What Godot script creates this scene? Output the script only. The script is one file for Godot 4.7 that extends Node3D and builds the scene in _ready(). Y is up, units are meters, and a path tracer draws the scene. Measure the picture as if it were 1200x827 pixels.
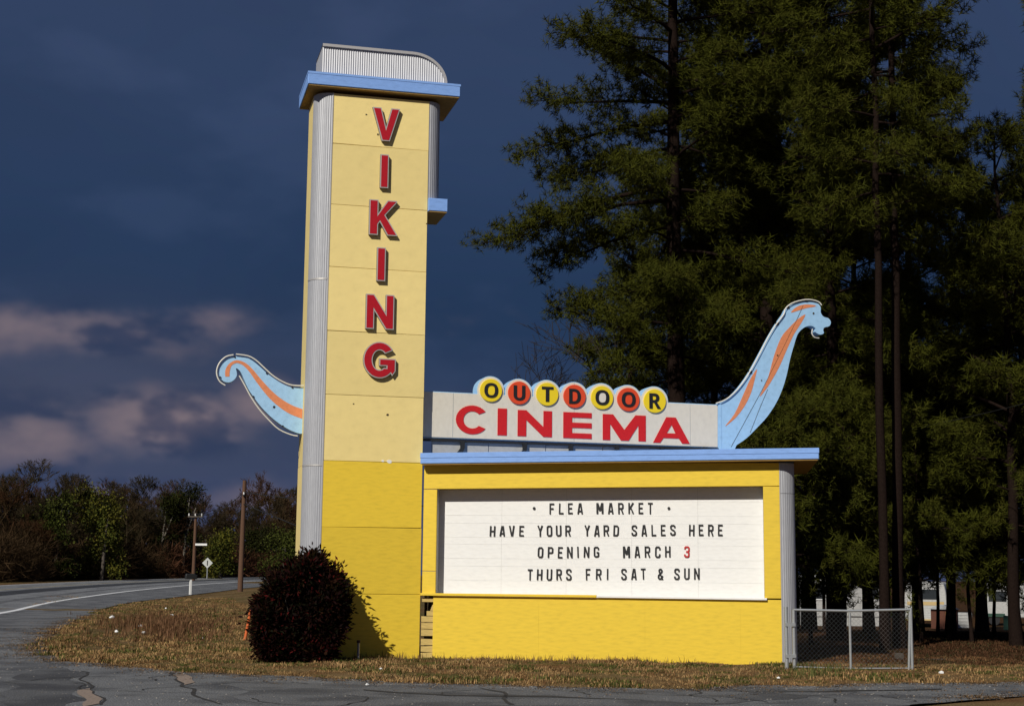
extends Node3D

# ---------------------------------------------------------------- camera model
const EYE := Vector3(0, 1.55, 0)
const FOCAL := 1758.0          # in pixels of the 1200 x 827 photograph
const HORIZON := 675.0
const ROLL := 0.010
var cam_f: Vector3
var cam_r: Vector3
var cam_u: Vector3
var rng := RandomNumberGenerator.new()
var M := {}
var names := {}
var asphalt_poly := PackedVector2Array()
var shoulder_poly := PackedVector2Array()

func setup_camera_axes() -> void:
	var th := atan((HORIZON - 413.5) / FOCAL)
	cam_f = Vector3(0, sin(th), -cos(th))
	var r := Vector3(1, 0, 0)
	var u := r.cross(cam_f)
	cam_r = r * cos(ROLL) + u * sin(ROLL)
	cam_u = -r * sin(ROLL) + u * cos(ROLL)

func ray(px: float, py: float) -> Vector3:
	return (cam_f * FOCAL + cam_r * (px - 600.0) - cam_u * (py - 413.5)).normalized()

func terrain(z: float, x := -10.0) -> float:   # the land rises gently beside the highway and falls away under the grove
	return clampf(0.008 * (-z - 60.0), 0.0, 1.25) * (1.0 - smoothstep(-6.0, 2.0, x)) - 1.05 * smoothstep(42.0, 74.0, -z) * smoothstep(2.0, 9.0, x)

func ground_at(px: float, py: float) -> Vector3:
	var v := ray(px, py)
	var lo := 1.0
	var hi := 900.0
	for k in 50:
		var mid := (lo + hi) * 0.5
		var p := EYE + v * mid
		if p.y > terrain(p.z, p.x):
			lo = mid
		else:
			hi = mid
	var q := EYE + v * lo
	q.y = terrain(q.z, q.x)
	return q

func frame(o: Vector3, t: float) -> Transform3D:       # upright plane through o; t > 0: right end farther away
	var d := Vector3(1, 0, -t).normalized()
	return Transform3D(Basis(d, Vector3.UP, d.cross(Vector3.UP)), o)

func loc(fr: Transform3D, px: float, py: float, off := 0.0) -> Vector2:
	var n := fr.basis.z
	var v := ray(px, py)
	var k := (fr.origin + n * off - EYE).dot(n) / v.dot(n)
	var p := EYE + v * k
	return Vector2((p - fr.origin).dot(fr.basis.x), p.y - fr.origin.y)

func loc_list(fr: Transform3D, pts: Array, off := 0.0) -> PackedVector2Array:
	var out := PackedVector2Array()
	for p in pts:
		out.append(loc(fr, p[0], p[1], off))
	return out

func at_depth(px: float, py: float, depth: float) -> Vector3:
	var v := ray(px, py)
	return EYE + v * (depth / -v.z)

# ---------------------------------------------------------------- nodes
func numbered(called: String) -> String:
	var n: int = names.get(called, 0)
	names[called] = n + 1
	return called if n == 0 else "%s_%03d" % [called, n]

func tag(o: Node, label: String, category: String, group := "", kind := "") -> void:
	if label: o.set_meta("label", label)
	if category: o.set_meta("category", category)
	if group: o.set_meta("group", group)
	if kind: o.set_meta("kind", kind)

func thing(called: String, label: String, category: String, xf := Transform3D(), group := "") -> Node3D:
	var o := Node3D.new()
	o.name = numbered(called)
	add_child(o)
	o.transform = xf
	tag(o, label, category, group)
	return o

func put(mesh: Mesh, called: String, m: Material, parent: Node = null, xf := Transform3D()) -> MeshInstance3D:
	var o := MeshInstance3D.new()
	o.mesh = mesh
	o.material_override = m
	o.transform = xf
	if parent == null:
		o.name = numbered(called)
		add_child(o)
	else:
		o.name = called
		parent.add_child(o, true)
	return o

func start() -> SurfaceTool:
	var st := SurfaceTool.new()
	st.begin(Mesh.PRIMITIVE_TRIANGLES)
	return st

# ---------------------------------------------------------------- shapes
func tri(st: SurfaceTool, a: Vector3, b: Vector3, c: Vector3, n: Vector3) -> void:
	var ccw := (b - a).cross(c - a).dot(n) > 0.0
	st.set_normal(n); st.add_vertex(a)
	st.set_normal(n); st.add_vertex(c if ccw else b)
	st.set_normal(n); st.add_vertex(b if ccw else c)

func quad(st: SurfaceTool, a: Vector3, b: Vector3, c: Vector3, d: Vector3, n: Vector3) -> void:
	tri(st, a, b, c, n)
	tri(st, a, c, d, n)

func box(st: SurfaceTool, lo: Vector3, hi: Vector3) -> void:
	var x := [lo.x, hi.x]
	var y := [lo.y, hi.y]
	var z := [lo.z, hi.z]
	for s in 2:
		quad(st, Vector3(x[s], lo.y, lo.z), Vector3(x[s], hi.y, lo.z), Vector3(x[s], hi.y, hi.z), Vector3(x[s], lo.y, hi.z), Vector3(2 * s - 1, 0, 0))
		quad(st, Vector3(lo.x, y[s], lo.z), Vector3(hi.x, y[s], lo.z), Vector3(hi.x, y[s], hi.z), Vector3(lo.x, y[s], hi.z), Vector3(0, 2 * s - 1, 0))
		quad(st, Vector3(lo.x, lo.y, z[s]), Vector3(hi.x, lo.y, z[s]), Vector3(hi.x, hi.y, z[s]), Vector3(lo.x, hi.y, z[s]), Vector3(0, 0, 2 * s - 1))

func extrude(st: SurfaceTool, poly: PackedVector2Array, z0: float, z1: float, bevel := 0.0) -> void:
	var p := poly
	if Geometry2D.is_polygon_clockwise(p):
		p.reverse()
	var front := p
	var zf := z1
	if bevel > 0.0:
		front = inset(p, bevel)
		zf = z1 - bevel
	var idx := Geometry2D.triangulate_polygon(front)
	if idx.is_empty() and bevel > 0.0:
		extrude(st, poly, z0, z1)
		return
	if idx.is_empty(): push_warning("an outline crosses itself")
	for i in range(0, idx.size(), 3):
		tri(st, Vector3(front[idx[i]].x, front[idx[i]].y, z1), Vector3(front[idx[i + 1]].x, front[idx[i + 1]].y, z1), Vector3(front[idx[i + 2]].x, front[idx[i + 2]].y, z1), Vector3(0, 0, 1))
	idx = Geometry2D.triangulate_polygon(p)
	for i in range(0, idx.size(), 3):
		tri(st, Vector3(p[idx[i]].x, p[idx[i]].y, z0), Vector3(p[idx[i + 1]].x, p[idx[i + 1]].y, z0), Vector3(p[idx[i + 2]].x, p[idx[i + 2]].y, z0), Vector3(0, 0, -1))
	for i in p.size():
		var a := p[i]
		var b := p[(i + 1) % p.size()]
		if a.distance_to(b) < 0.0004:
			continue
		var e := (b - a).normalized()
		var n := Vector3(e.y, -e.x, 0)
		quad(st, Vector3(a.x, a.y, z0), Vector3(b.x, b.y, z0), Vector3(b.x, b.y, zf), Vector3(a.x, a.y, zf), n)
		if bevel > 0.0:
			var c := front[i]
			var d := front[(i + 1) % p.size()]
			quad(st, Vector3(a.x, a.y, zf), Vector3(b.x, b.y, zf), Vector3(d.x, d.y, z1), Vector3(c.x, c.y, z1), (n + Vector3(0, 0, 1)).normalized())

func inset(p: PackedVector2Array, by: float) -> PackedVector2Array:       # p runs counter-clockwise
	var out := PackedVector2Array()
	var n := p.size()
	for i in n:
		var a := (p[i] - p[(i - 1 + n) % n]).normalized()
		var b := (p[(i + 1) % n] - p[i]).normalized()
		var na := Vector2(-a.y, a.x)
		var nb := Vector2(-b.y, b.x)
		var m := (na + nb).normalized()
		out.append(p[i] + m * by / maxf(0.35, m.dot(na)))
	return out

func prism(poly: PackedVector2Array, z0: float, z1: float, bevel := 0.0) -> ArrayMesh:
	var st := start()
	extrude(st, poly, z0, z1, bevel)
	return st.commit()

func rect(x0: float, y0: float, x1: float, y1: float) -> PackedVector2Array:
	return PackedVector2Array([Vector2(x0, y0), Vector2(x1, y0), Vector2(x1, y1), Vector2(x0, y1)])

func box_mesh(lo: Vector3, hi: Vector3) -> ArrayMesh:
	var st := start()
	box(st, lo, hi)
	return st.commit()

func tube(st: SurfaceTool, pts: Array, radii: Array, sides := 6, cap := true) -> void:
	var rings := []
	var side := Vector3.ZERO
	for i in pts.size():
		var d: Vector3
		if i == 0: d = pts[1] - pts[0]
		elif i == pts.size() - 1: d = pts[i] - pts[i - 1]
		else: d = pts[i + 1] - pts[i - 1]
		d = d.normalized()
		if side == Vector3.ZERO:
			side = d.cross(Vector3(0.31, 0.2, 0.93) if absf(d.z) < 0.9 else Vector3.RIGHT).normalized()
		else:
			side = (side - d * side.dot(d)).normalized()
		var up := d.cross(side)
		var ring := []
		for k in sides:
			var a := TAU * k / sides
			ring.append(side * cos(a) + up * sin(a))
		rings.append(ring)
	for i in pts.size() - 1:
		for k in sides:
			var j := (k + 1) % sides
			var a: Vector3 = pts[i] + rings[i][k] * radii[i]
			var b: Vector3 = pts[i] + rings[i][j] * radii[i]
			var c: Vector3 = pts[i + 1] + rings[i + 1][j] * radii[i + 1]
			var d2: Vector3 = pts[i + 1] + rings[i + 1][k] * radii[i + 1]
			st.set_normal(rings[i][k]); st.add_vertex(a)
			st.set_normal(rings[i + 1][j]); st.add_vertex(c)
			st.set_normal(rings[i][j]); st.add_vertex(b)
			st.set_normal(rings[i][k]); st.add_vertex(a)
			st.set_normal(rings[i + 1][k]); st.add_vertex(d2)
			st.set_normal(rings[i + 1][j]); st.add_vertex(c)
	if cap:
		for e in [0, pts.size() - 1]:
			var n: Vector3 = (pts[0] - pts[1]).normalized() if e == 0 else (pts[e] - pts[e - 1]).normalized()
			for k in range(1, sides - 1):
				tri(st, pts[e] + rings[e][0] * radii[e], pts[e] + rings[e][k] * radii[e], pts[e] + rings[e][k + 1] * radii[e], n)

func tube_mesh(pts: Array, r: float, sides := 6) -> ArrayMesh:
	var st := start()
	var radii := []
	for p in pts: radii.append(r)
	tube(st, pts, radii, sides)
	return st.commit()

func smooth_line(pts: PackedVector2Array, steps := 4, closed := false) -> PackedVector2Array:
	var out := PackedVector2Array()
	var n := pts.size()
	for i in (n if closed else n - 1):
		var a := pts[(i - 1 + n) % n] if closed else pts[maxi(i - 1, 0)]
		var d := pts[(i + 2) % n] if closed else pts[mini(i + 2, n - 1)]
		for k in steps:
			out.append(pts[i].cubic_interpolate(pts[(i + 1) % n], a, d, float(k) / steps))
	if not closed:
		out.append(pts[n - 1])
	return out

func circle(c: Vector2, r: float, n := 28) -> PackedVector2Array:
	var out := PackedVector2Array()
	for k in n:
		out.append(c + Vector2(cos(TAU * k / n), sin(TAU * k / n)) * r)
	return out

func corrugated(path: PackedVector2Array, y0: float, y1: float, pitch: float, depth: float) -> ArrayMesh:
	# sheet that follows path (x, z) seen from above, with upright flutes
	var fine := PackedVector2Array()
	var nrm := PackedVector2Array()
	var total := 0.0
	for i in path.size() - 1:
		total += path[i].distance_to(path[i + 1])
	var n := int(total / pitch) * 6
	for k in n + 1:
		var want := total * k / n
		var i := 0
		var run := 0.0
		while i < path.size() - 2 and run + path[i].distance_to(path[i + 1]) < want:
			run += path[i].distance_to(path[i + 1])
			i += 1
		var seg := path[i + 1] - path[i]
		var q := path[i] + seg.normalized() * (want - run)
		var e := seg.normalized()
		var nn := Vector2(-e.y, e.x)
		var w := 0.5 + 0.5 * cos(TAU * k / 6.0)
		fine.append(q - nn * depth * (1.0 - pow(w, 0.6)))
		nrm.append(nn * signf(depth))
	var st := start()
	for k in n:
		var a := fine[k]
		var b := fine[k + 1]
		var e := (b - a).normalized()
		var m := Vector2(-e.y, e.x)
		if m.dot(nrm[k]) < 0: m = -m
		quad(st, Vector3(a.x, y0, a.y), Vector3(b.x, y0, b.y), Vector3(b.x, y1, b.y), Vector3(a.x, y1, a.y), Vector3(m.x, 0, m.y))
	return st.commit()

# ---------------------------------------------------------------- materials
func noise_tex(size: int, freq: float, seed_: int, ramp: Array, octaves := 4, kind := FastNoiseLite.TYPE_SIMPLEX_SMOOTH) -> NoiseTexture2D:
	var n := FastNoiseLite.new()
	n.noise_type = kind
	n.frequency = freq
	n.seed = seed_
	n.fractal_octaves = octaves
	n.fractal_type = FastNoiseLite.FRACTAL_FBM
	var t := NoiseTexture2D.new()
	t.width = size
	t.height = size
	t.seamless = true
	t.noise = n
	var g := Gradient.new()
	var offs := PackedFloat32Array()
	var cols := PackedColorArray()
	for r in ramp:
		offs.append(r[0])
		cols.append(r[1])
	g.offsets = offs
	g.colors = cols
	t.color_ramp = g
	return t

func lin(r: float, g: float, b: float, k := 1.0) -> Color:
	return Color(clampf(r * k, 0, 1), clampf(g * k, 0, 1), clampf(b * k, 0, 1)).linear_to_srgb()

func normal_tex(size: int, freq: float, seed_: int, strength: float, octaves := 4) -> NoiseTexture2D:
	var t := noise_tex(size, freq, seed_, [[0.0, Color.BLACK], [1.0, Color.WHITE]], octaves)
	t.as_normal_map = true
	t.bump_strength = strength
	return t

func plain(c: Color, rough := 0.8, metal := 0.0) -> StandardMaterial3D:
	var m := StandardMaterial3D.new()
	m.albedo_color = c
	m.roughness = rough
	m.metallic = metal
	m.cull_mode = BaseMaterial3D.CULL_DISABLED
	return m

func mottled(r: float, g: float, b: float, amount: float, scale: Vector3, rough := 0.8, seed_ := 1, metal := 0.0, freq := 0.02) -> StandardMaterial3D:
	var m := plain(Color.WHITE, rough, metal)
	m.albedo_texture = noise_tex(512, freq, seed_, [[0.0, lin(r, g, b, 1.0 - amount * 1.6)], [0.35, lin(r, g, b, 1.0 - amount * 0.35)], [0.6, lin(r, g, b)], [1.0, lin(r, g, b, 1.0 + amount * 0.7)]], 5)
	m.uv1_triplanar = true
	m.uv1_scale = scale
	return m

func make_materials() -> void:
	for k in 3:
		var t: float = [1.0, 0.95, 1.03][k]
		var y := mottled(0.79 * t, 0.555 * t, 0.038 * t, 0.08, Vector3(0.35, 1.5, 0.35), 0.62, 11 + k)
		y.normal_enabled = true
		y.normal_texture = normal_tex(512, 0.05, 40 + k, 2.0)
		y.normal_scale = 0.12
		M["yellow_%d" % k] = y
		var p := mottled(0.85 * t, 0.68 * t, 0.275 * t, 0.045, Vector3(0.3, 0.4, 0.3), 0.7, 21 + k)
		p.normal_enabled = true
		p.normal_texture = y.normal_texture
		p.normal_scale = 0.10
		M["pale_%d" % k] = p
	M.core = plain(lin(0.05, 0.035, 0.015), 0.9)
	M.framing = plain(lin(0.34, 0.24, 0.08), 0.9)
	M.old_board = mottled(0.55, 0.40, 0.13, 0.25, Vector3(0.5, 6, 0.5), 0.8, 5)
	M.blue = mottled(0.21, 0.385, 0.80, 0.10, Vector3(0.5, 1.5, 0.5), 0.6, 31)
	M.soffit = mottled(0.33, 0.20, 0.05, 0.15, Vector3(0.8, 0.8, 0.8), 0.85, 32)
	M.sky_blue = mottled(0.36, 0.60, 0.86, 0.10, Vector3(0.7, 0.7, 0.7), 0.5, 33)
	M.orange = mottled(0.72, 0.25, 0.11, 0.12, Vector3(1, 1, 1), 0.55, 34)
	var al := mottled(0.43, 0.44, 0.475, 0.12, Vector3(3.0, 0.35, 3.0), 0.45, 35, 0.25)
	M.metal = al
	M.metal_trim = plain(lin(0.62, 0.60, 0.58), 0.4, 0.5)
	M.cream = mottled(0.70, 0.655, 0.56, 0.06, Vector3(0.8, 0.5, 0.8), 0.55, 36)
	M.trim_tube = plain(lin(0.72, 0.70, 0.62), 0.4)
	M.red = mottled(0.44, 0.010, 0.020, 0.10, Vector3(1.5, 1.5, 1.5), 0.35, 37)
	M.sign_red = mottled(0.60, 0.012, 0.016, 0.08, Vector3(1.5, 1.5, 1.5), 0.5, 38)
	M.disc_red = plain(lin(0.72, 0.070, 0.020), 0.45)
	M.disc_yellow = plain(lin(0.84, 0.62, 0.02), 0.45)
	M.black = plain(lin(0.012, 0.012, 0.014), 0.5)
	M.board_red = plain(lin(0.5, 0.02, 0.02), 0.5)
	M.silver = plain(lin(0.60, 0.58, 0.55), 0.35, 0.4)
	M.letter_side = plain(lin(0.14, 0.10, 0.08), 0.6, 0.2)
	M.white_board = mottled(0.85, 0.85, 0.84, 0.05, Vector3(0.5, 1.4, 0.5), 0.45, 39)
	M.rail = plain(lin(0.80, 0.80, 0.785), 0.45)
	M.jamb = plain(lin(0.42, 0.42, 0.40), 0.8)
	M.skirt = mottled(0.40, 0.40, 0.39, 0.12, Vector3(0.8, 0.8, 0.8), 0.7, 42)
	M.dark_steel = plain(lin(0.02, 0.021, 0.022), 0.6, 0.3)
	M.galvanised = mottled(0.42, 0.44, 0.45, 0.15, Vector3(3, 3, 3), 0.45, 43, 0.5)
	M.bark = mottled(0.017, 0.011, 0.009, 0.45, Vector3(4, 1.2, 4), 0.95, 44)
	M.bark.metallic_specular = 0.1
	M.bark.normal_enabled = true
	M.bark.normal_texture = normal_tex(512, 0.03, 45, 8.0)
	M.grey_bark = mottled(0.085, 0.070, 0.056, 0.35, Vector3(2, 0.6, 2), 0.95, 46)
	M.pole_wood = mottled(0.11, 0.055, 0.030, 0.3, Vector3(3, 0.4, 3), 0.9, 47)
	var nd := plain(Color.WHITE, 0.95)
	nd.metallic_specular = 0.08
	nd.vertex_color_use_as_albedo = true
	M.needle = nd
	var lf := plain(Color.WHITE, 0.8)
	lf.metallic_specular = 0.15
	lf.vertex_color_use_as_albedo = true
	lf.backlight_enabled = true
	lf.backlight = Color(0.25, 0.25, 0.25)
	M.leaf = lf
	var gr := plain(Color.WHITE, 0.9)
	gr.metallic_specular = 0.1
	gr.vertex_color_use_as_albedo = true
	M.grass = gr
	var tw := plain(Color.WHITE, 0.95)
	tw.metallic_specular = 0.1
	tw.vertex_color_use_as_albedo = true
	M.twig = tw
	# ground: vertex colour times a fine grain
	var g := plain(Color.WHITE, 0.95)
	g.metallic_specular = 0.1
	g.vertex_color_use_as_albedo = true
	g.albedo_texture = noise_tex(1024, 0.06, 51, [[0.0, Color(0.52, 0.50, 0.46)], [0.45, Color(0.80, 0.79, 0.77)], [0.6, Color(0.92, 0.91, 0.90)], [1.0, Color(1, 1, 1)]], 6)
	g.uv1_triplanar = true
	g.uv1_world_triplanar = true
	g.uv1_scale = Vector3(0.45, 0.45, 0.45)
	g.normal_enabled = true
	g.normal_texture = normal_tex(1024, 0.06, 51, 10.0, 6)
	g.normal_scale = 1.0
	M.ground = g
	M.asphalt = asphalt(0.145, 0.148, 0.152, 61)
	M.asphalt_old = asphalt(0.118, 0.120, 0.123, 62)
	M.road = asphalt(0.20, 0.205, 0.21, 63)
	M.road_dark = asphalt(0.028, 0.030, 0.034, 64)
	M.patch_dark = asphalt(0.095, 0.096, 0.099, 65)
	M.crack = plain(lin(0.02, 0.018, 0.016), 0.95)
	M.concrete = mottled(0.25, 0.19, 0.145, 0.35, Vector3(2, 2, 2), 0.9, 66)
	M.road_paint = mottled(0.72, 0.72, 0.70, 0.15, Vector3(0.8, 0.8, 0.8), 0.7, 67)
	M.gold_paint = mottled(0.45, 0.36, 0.16, 0.2, Vector3(0.8, 0.8, 0.8), 0.7, 68)

func asphalt(r: float, g: float, b: float, seed_: int) -> StandardMaterial3D:
	var m := plain(Color.WHITE, 0.88)
	m.albedo_texture = noise_tex(1024, 0.11, seed_, [[0.0, lin(r, g, b, 0.35)], [0.38, lin(r, g, b, 0.70)], [0.52, lin(r, g, b, 1.0)], [0.68, lin(r, g, b, 1.5)], [1.0, lin(r, g, b, 2.6)]], 6)
	m.uv1_triplanar = true
	m.uv1_world_triplanar = true
	m.uv1_scale = Vector3(0.31, 0.31, 0.31)
	m.detail_enabled = true
	m.detail_blend_mode = BaseMaterial3D.BLEND_MODE_MUL
	m.detail_albedo = noise_tex(512, 0.012, seed_ + 100, [[0.0, Color(0.60, 0.60, 0.61)], [0.42, Color(0.80, 0.80, 0.80)], [0.52, Color(0.93, 0.93, 0.92)], [1.0, Color(1, 1, 1)]], 6)
	m.detail_uv_layer = BaseMaterial3D.DETAIL_UV_2
	m.uv2_triplanar = true
	m.uv2_world_triplanar = true
	m.uv2_scale = Vector3(0.09, 0.09, 0.09)
	m.normal_enabled = true
	m.normal_texture = normal_tex(1024, 0.11, seed_, 6.0, 5)
	m.normal_scale = 0.7
	return m

# ---------------------------------------------------------------- sky
var sky_a := FastNoiseLite.new()
var sky_b := FastNoiseLite.new()
var sky_c := FastNoiseLite.new()

func sky_color(az: float, el: float) -> Color:      # degrees; 0 = straight ahead, + to the right
	var e := maxf(el, 0.0)
	var a := deg_to_rad(az)
	# noise on a cylinder so that it closes all round
	var cx := sin(a) * 57.3
	var cz := cos(a) * 57.3
	var top := Vector3(0.033, 0.056, 0.122)
	var mid := Vector3(0.0175, 0.039, 0.092)
	var low := Vector3(0.040, 0.060, 0.125)
	var c := mid.lerp(top, smoothstep(9.0, 22.0, e)) if e > 9.0 else low.lerp(mid, smoothstep(1.0, 10.5, e))
	if e > 22.0:
		c = c.lerp(Vector3(0.060, 0.105, 0.24), smoothstep(22.0, 70.0, e))
	var soft := sky_a.get_noise_3d(cx, e * 1.8, cz)
	c *= 1.0 + 0.16 * soft
	c += Vector3(0.008, 0.010, 0.018) * smoothstep(0.02, 0.5, sky_b.get_noise_3d(cx + 70.0, e * 2.2, cz)) * 0.9
	# broken banks of cloud low above the horizon, lit dull pink
	var bank := smoothstep(0.3, 2.0, e) * (1.0 - smoothstep(9.0, 12.0, e))
	var some := 0.12 * smoothstep(0.0, 0.35, sky_a.get_noise_2d(cx * 0.8 + 400.0, cz * 0.8)) * bank
	for g in [[-16.5, 8.8, 5.5, 1.0, 0.62], [-11.4, 9.3, 2.2, 0.9, 0.50], [-13.0, 5.6, 3.0, 1.2, 1.0], [-9.8, 6.4, 1.8, 1.0, 0.62], [-18.2, 4.8, 3.6, 1.8, 0.55], [-9.8, 2.8, 2.0, 0.8, 0.50], [-15.5, 2.6, 3.6, 1.0, 0.60], [-26.0, 6.0, 6.0, 2.4, 0.6]]:
		some = maxf(some, g[4] * exp(-pow((az - g[0]) / g[2], 2.0) - pow((e - g[1]) / g[3], 2.0)))
	c = c.lerp(Vector3(0.066, 0.074, 0.120), 0.65 * exp(-pow((az + 16.0) / 9.0, 2.0) - pow((e - 6.0) / 3.6, 2.0)))
	var warp := sky_c.get_noise_3d(cx * 0.5, e * 1.1, cz * 0.5 + 90.0) * 1.2
	var puff := sky_c.get_noise_3d(cx * 0.75 + warp, e * 1.9 + warp * 0.6, cz * 0.75) + 0.45 * sky_c.get_noise_3d(cx * 2.2, e * 4.2, cz * 2.2 + 30.0)
	var lit := smoothstep(0.12, 0.85, some + puff * (0.15 + 0.55 * some))
	c = c.lerp(Vector3(0.205, 0.162, 0.186), lit * 0.85)
	var dark := smoothstep(0.05, 0.5, -puff) * smoothstep(0.05, 0.4, some)
	c = c.lerp(Vector3(0.024, 0.040, 0.092), dark * 0.6)
	# haze toward the horizon
	c = c.lerp(Vector3(0.062, 0.078, 0.165), (1.0 - smoothstep(0.0, 5.0, e)) * 0.55)
	return Color(c.x, c.y, c.z)

func make_sky() -> Texture2D:
	for n in [[sky_a, 0.045, 5, 4], [sky_b, 0.09, 6, 5], [sky_c, 0.22, 7, 5]]:
		n[0].frequency = n[1]
		n[0].seed = n[2]
		n[0].fractal_octaves = n[3]
		n[0].noise_type = FastNoiseLite.TYPE_SIMPLEX_SMOOTH
	var w := 512
	var im := Image.create(w, w / 2, false, Image.FORMAT_RGB8)
	for j in w / 2:
		for i in w:
			im.set_pixel(i, j, sky_color(wrapf((i + 0.5) / w * 360.0, -180.0, 180.0), 90.0 - (j + 0.5) / (w / 2) * 180.0).linear_to_srgb())
	im.resize(4096, 2048, Image.INTERPOLATE_CUBIC)
	for j in range(730, 1026):                      # the part in view again, in full detail; straight ahead is the picture's edge
		for k in range(-268, 268):
			var i := posmod(k, 4096)
			var s := sky_color((k + 0.5) / 4096.0 * 360.0, 90.0 - (j + 0.5) / 2048.0 * 180.0).linear_to_srgb()
			var edge := minf(minf(k + 268.0, 267.0 - k) / 40.0, (j - 730.0) / 40.0)
			if edge < 1.0:
				s = im.get_pixel(i, j).lerp(s, clampf(edge, 0, 1))
			im.set_pixel(i, j, s)
	return ImageTexture.create_from_image(im)

# ---------------------------------------------------------------- start
func _ready() -> void:
	rng.seed = 7
	setup_camera_axes()
	var cam := Camera3D.new()
	cam.name = "camera"
	cam.fov = rad_to_deg(2.0 * atan(413.5 / FOCAL))
	cam.near = 0.1
	cam.far = 6000.0
	add_child(cam)
	cam.transform = Transform3D(Basis(cam_r, cam_u, -cam_f), EYE)
	cam.current = true

	var env := Environment.new()
	env.background_mode = Environment.BG_SKY
	var pano := PanoramaSkyMaterial.new()
	pano.panorama = make_sky()
	var sky := Sky.new()
	sky.sky_material = pano
	env.sky = sky
	env.background_energy_multiplier = 1.0
	env.tonemap_mode = Environment.TONE_MAPPER_LINEAR
	env.tonemap_exposure = 1.0
	env.sdfgi_enabled = true
	env.ssao_enabled = true
	env.ssil_enabled = true
	var we := WorldEnvironment.new()
	we.name = "world_environment"
	we.environment = env
	add_child(we)

	var sun := DirectionalLight3D.new()
	sun.name = "sun"
	sun.light_color = Color(1.0, 0.975, 0.925)
	sun.light_energy = 1.28
	sun.light_angular_distance = 0.5
	sun.shadow_enabled = true
	add_child(sun)
	var az := deg_to_rad(27.0)
	var el := deg_to_rad(36.0)
	var to_sun := Vector3(-sin(az) * cos(el), sin(el), cos(az) * cos(el))
	sun.transform = Transform3D(Basis.looking_at(-to_sun, Vector3.UP), to_sun * 50.0)

	make_materials()
	build_ground()
	build_tower()
	build_ship_sign()
	build_marquee()
	build_fence()
	build_pines()
	build_trailers()
	build_treeline()
	build_roadside()
	build_shrub()
	build_grass()

# ---------------------------------------------------------------- ground, road, lot
const VERGE := [[110, 717], [92, 725], [75, 733], [62, 744], [48, 756], [45, 763], [52, 770], [80, 777], [130, 780], [180, 784], [240, 788], [300, 792], [400, 797], [500, 801], [600, 804], [700, 806], [800, 806], [900, 805], [1000, 803], [1100, 801], [1200, 799.5], [1330, 797]]

func edge_noise(p: Vector2, n: FastNoiseLite, amount: float) -> Vector2:
	return p + Vector2(n.get_noise_2d(p.x * 5.0, p.y * 5.0), n.get_noise_2d(p.x * 5.0 + 300.0, p.y * 5.0)) * amount

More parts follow.
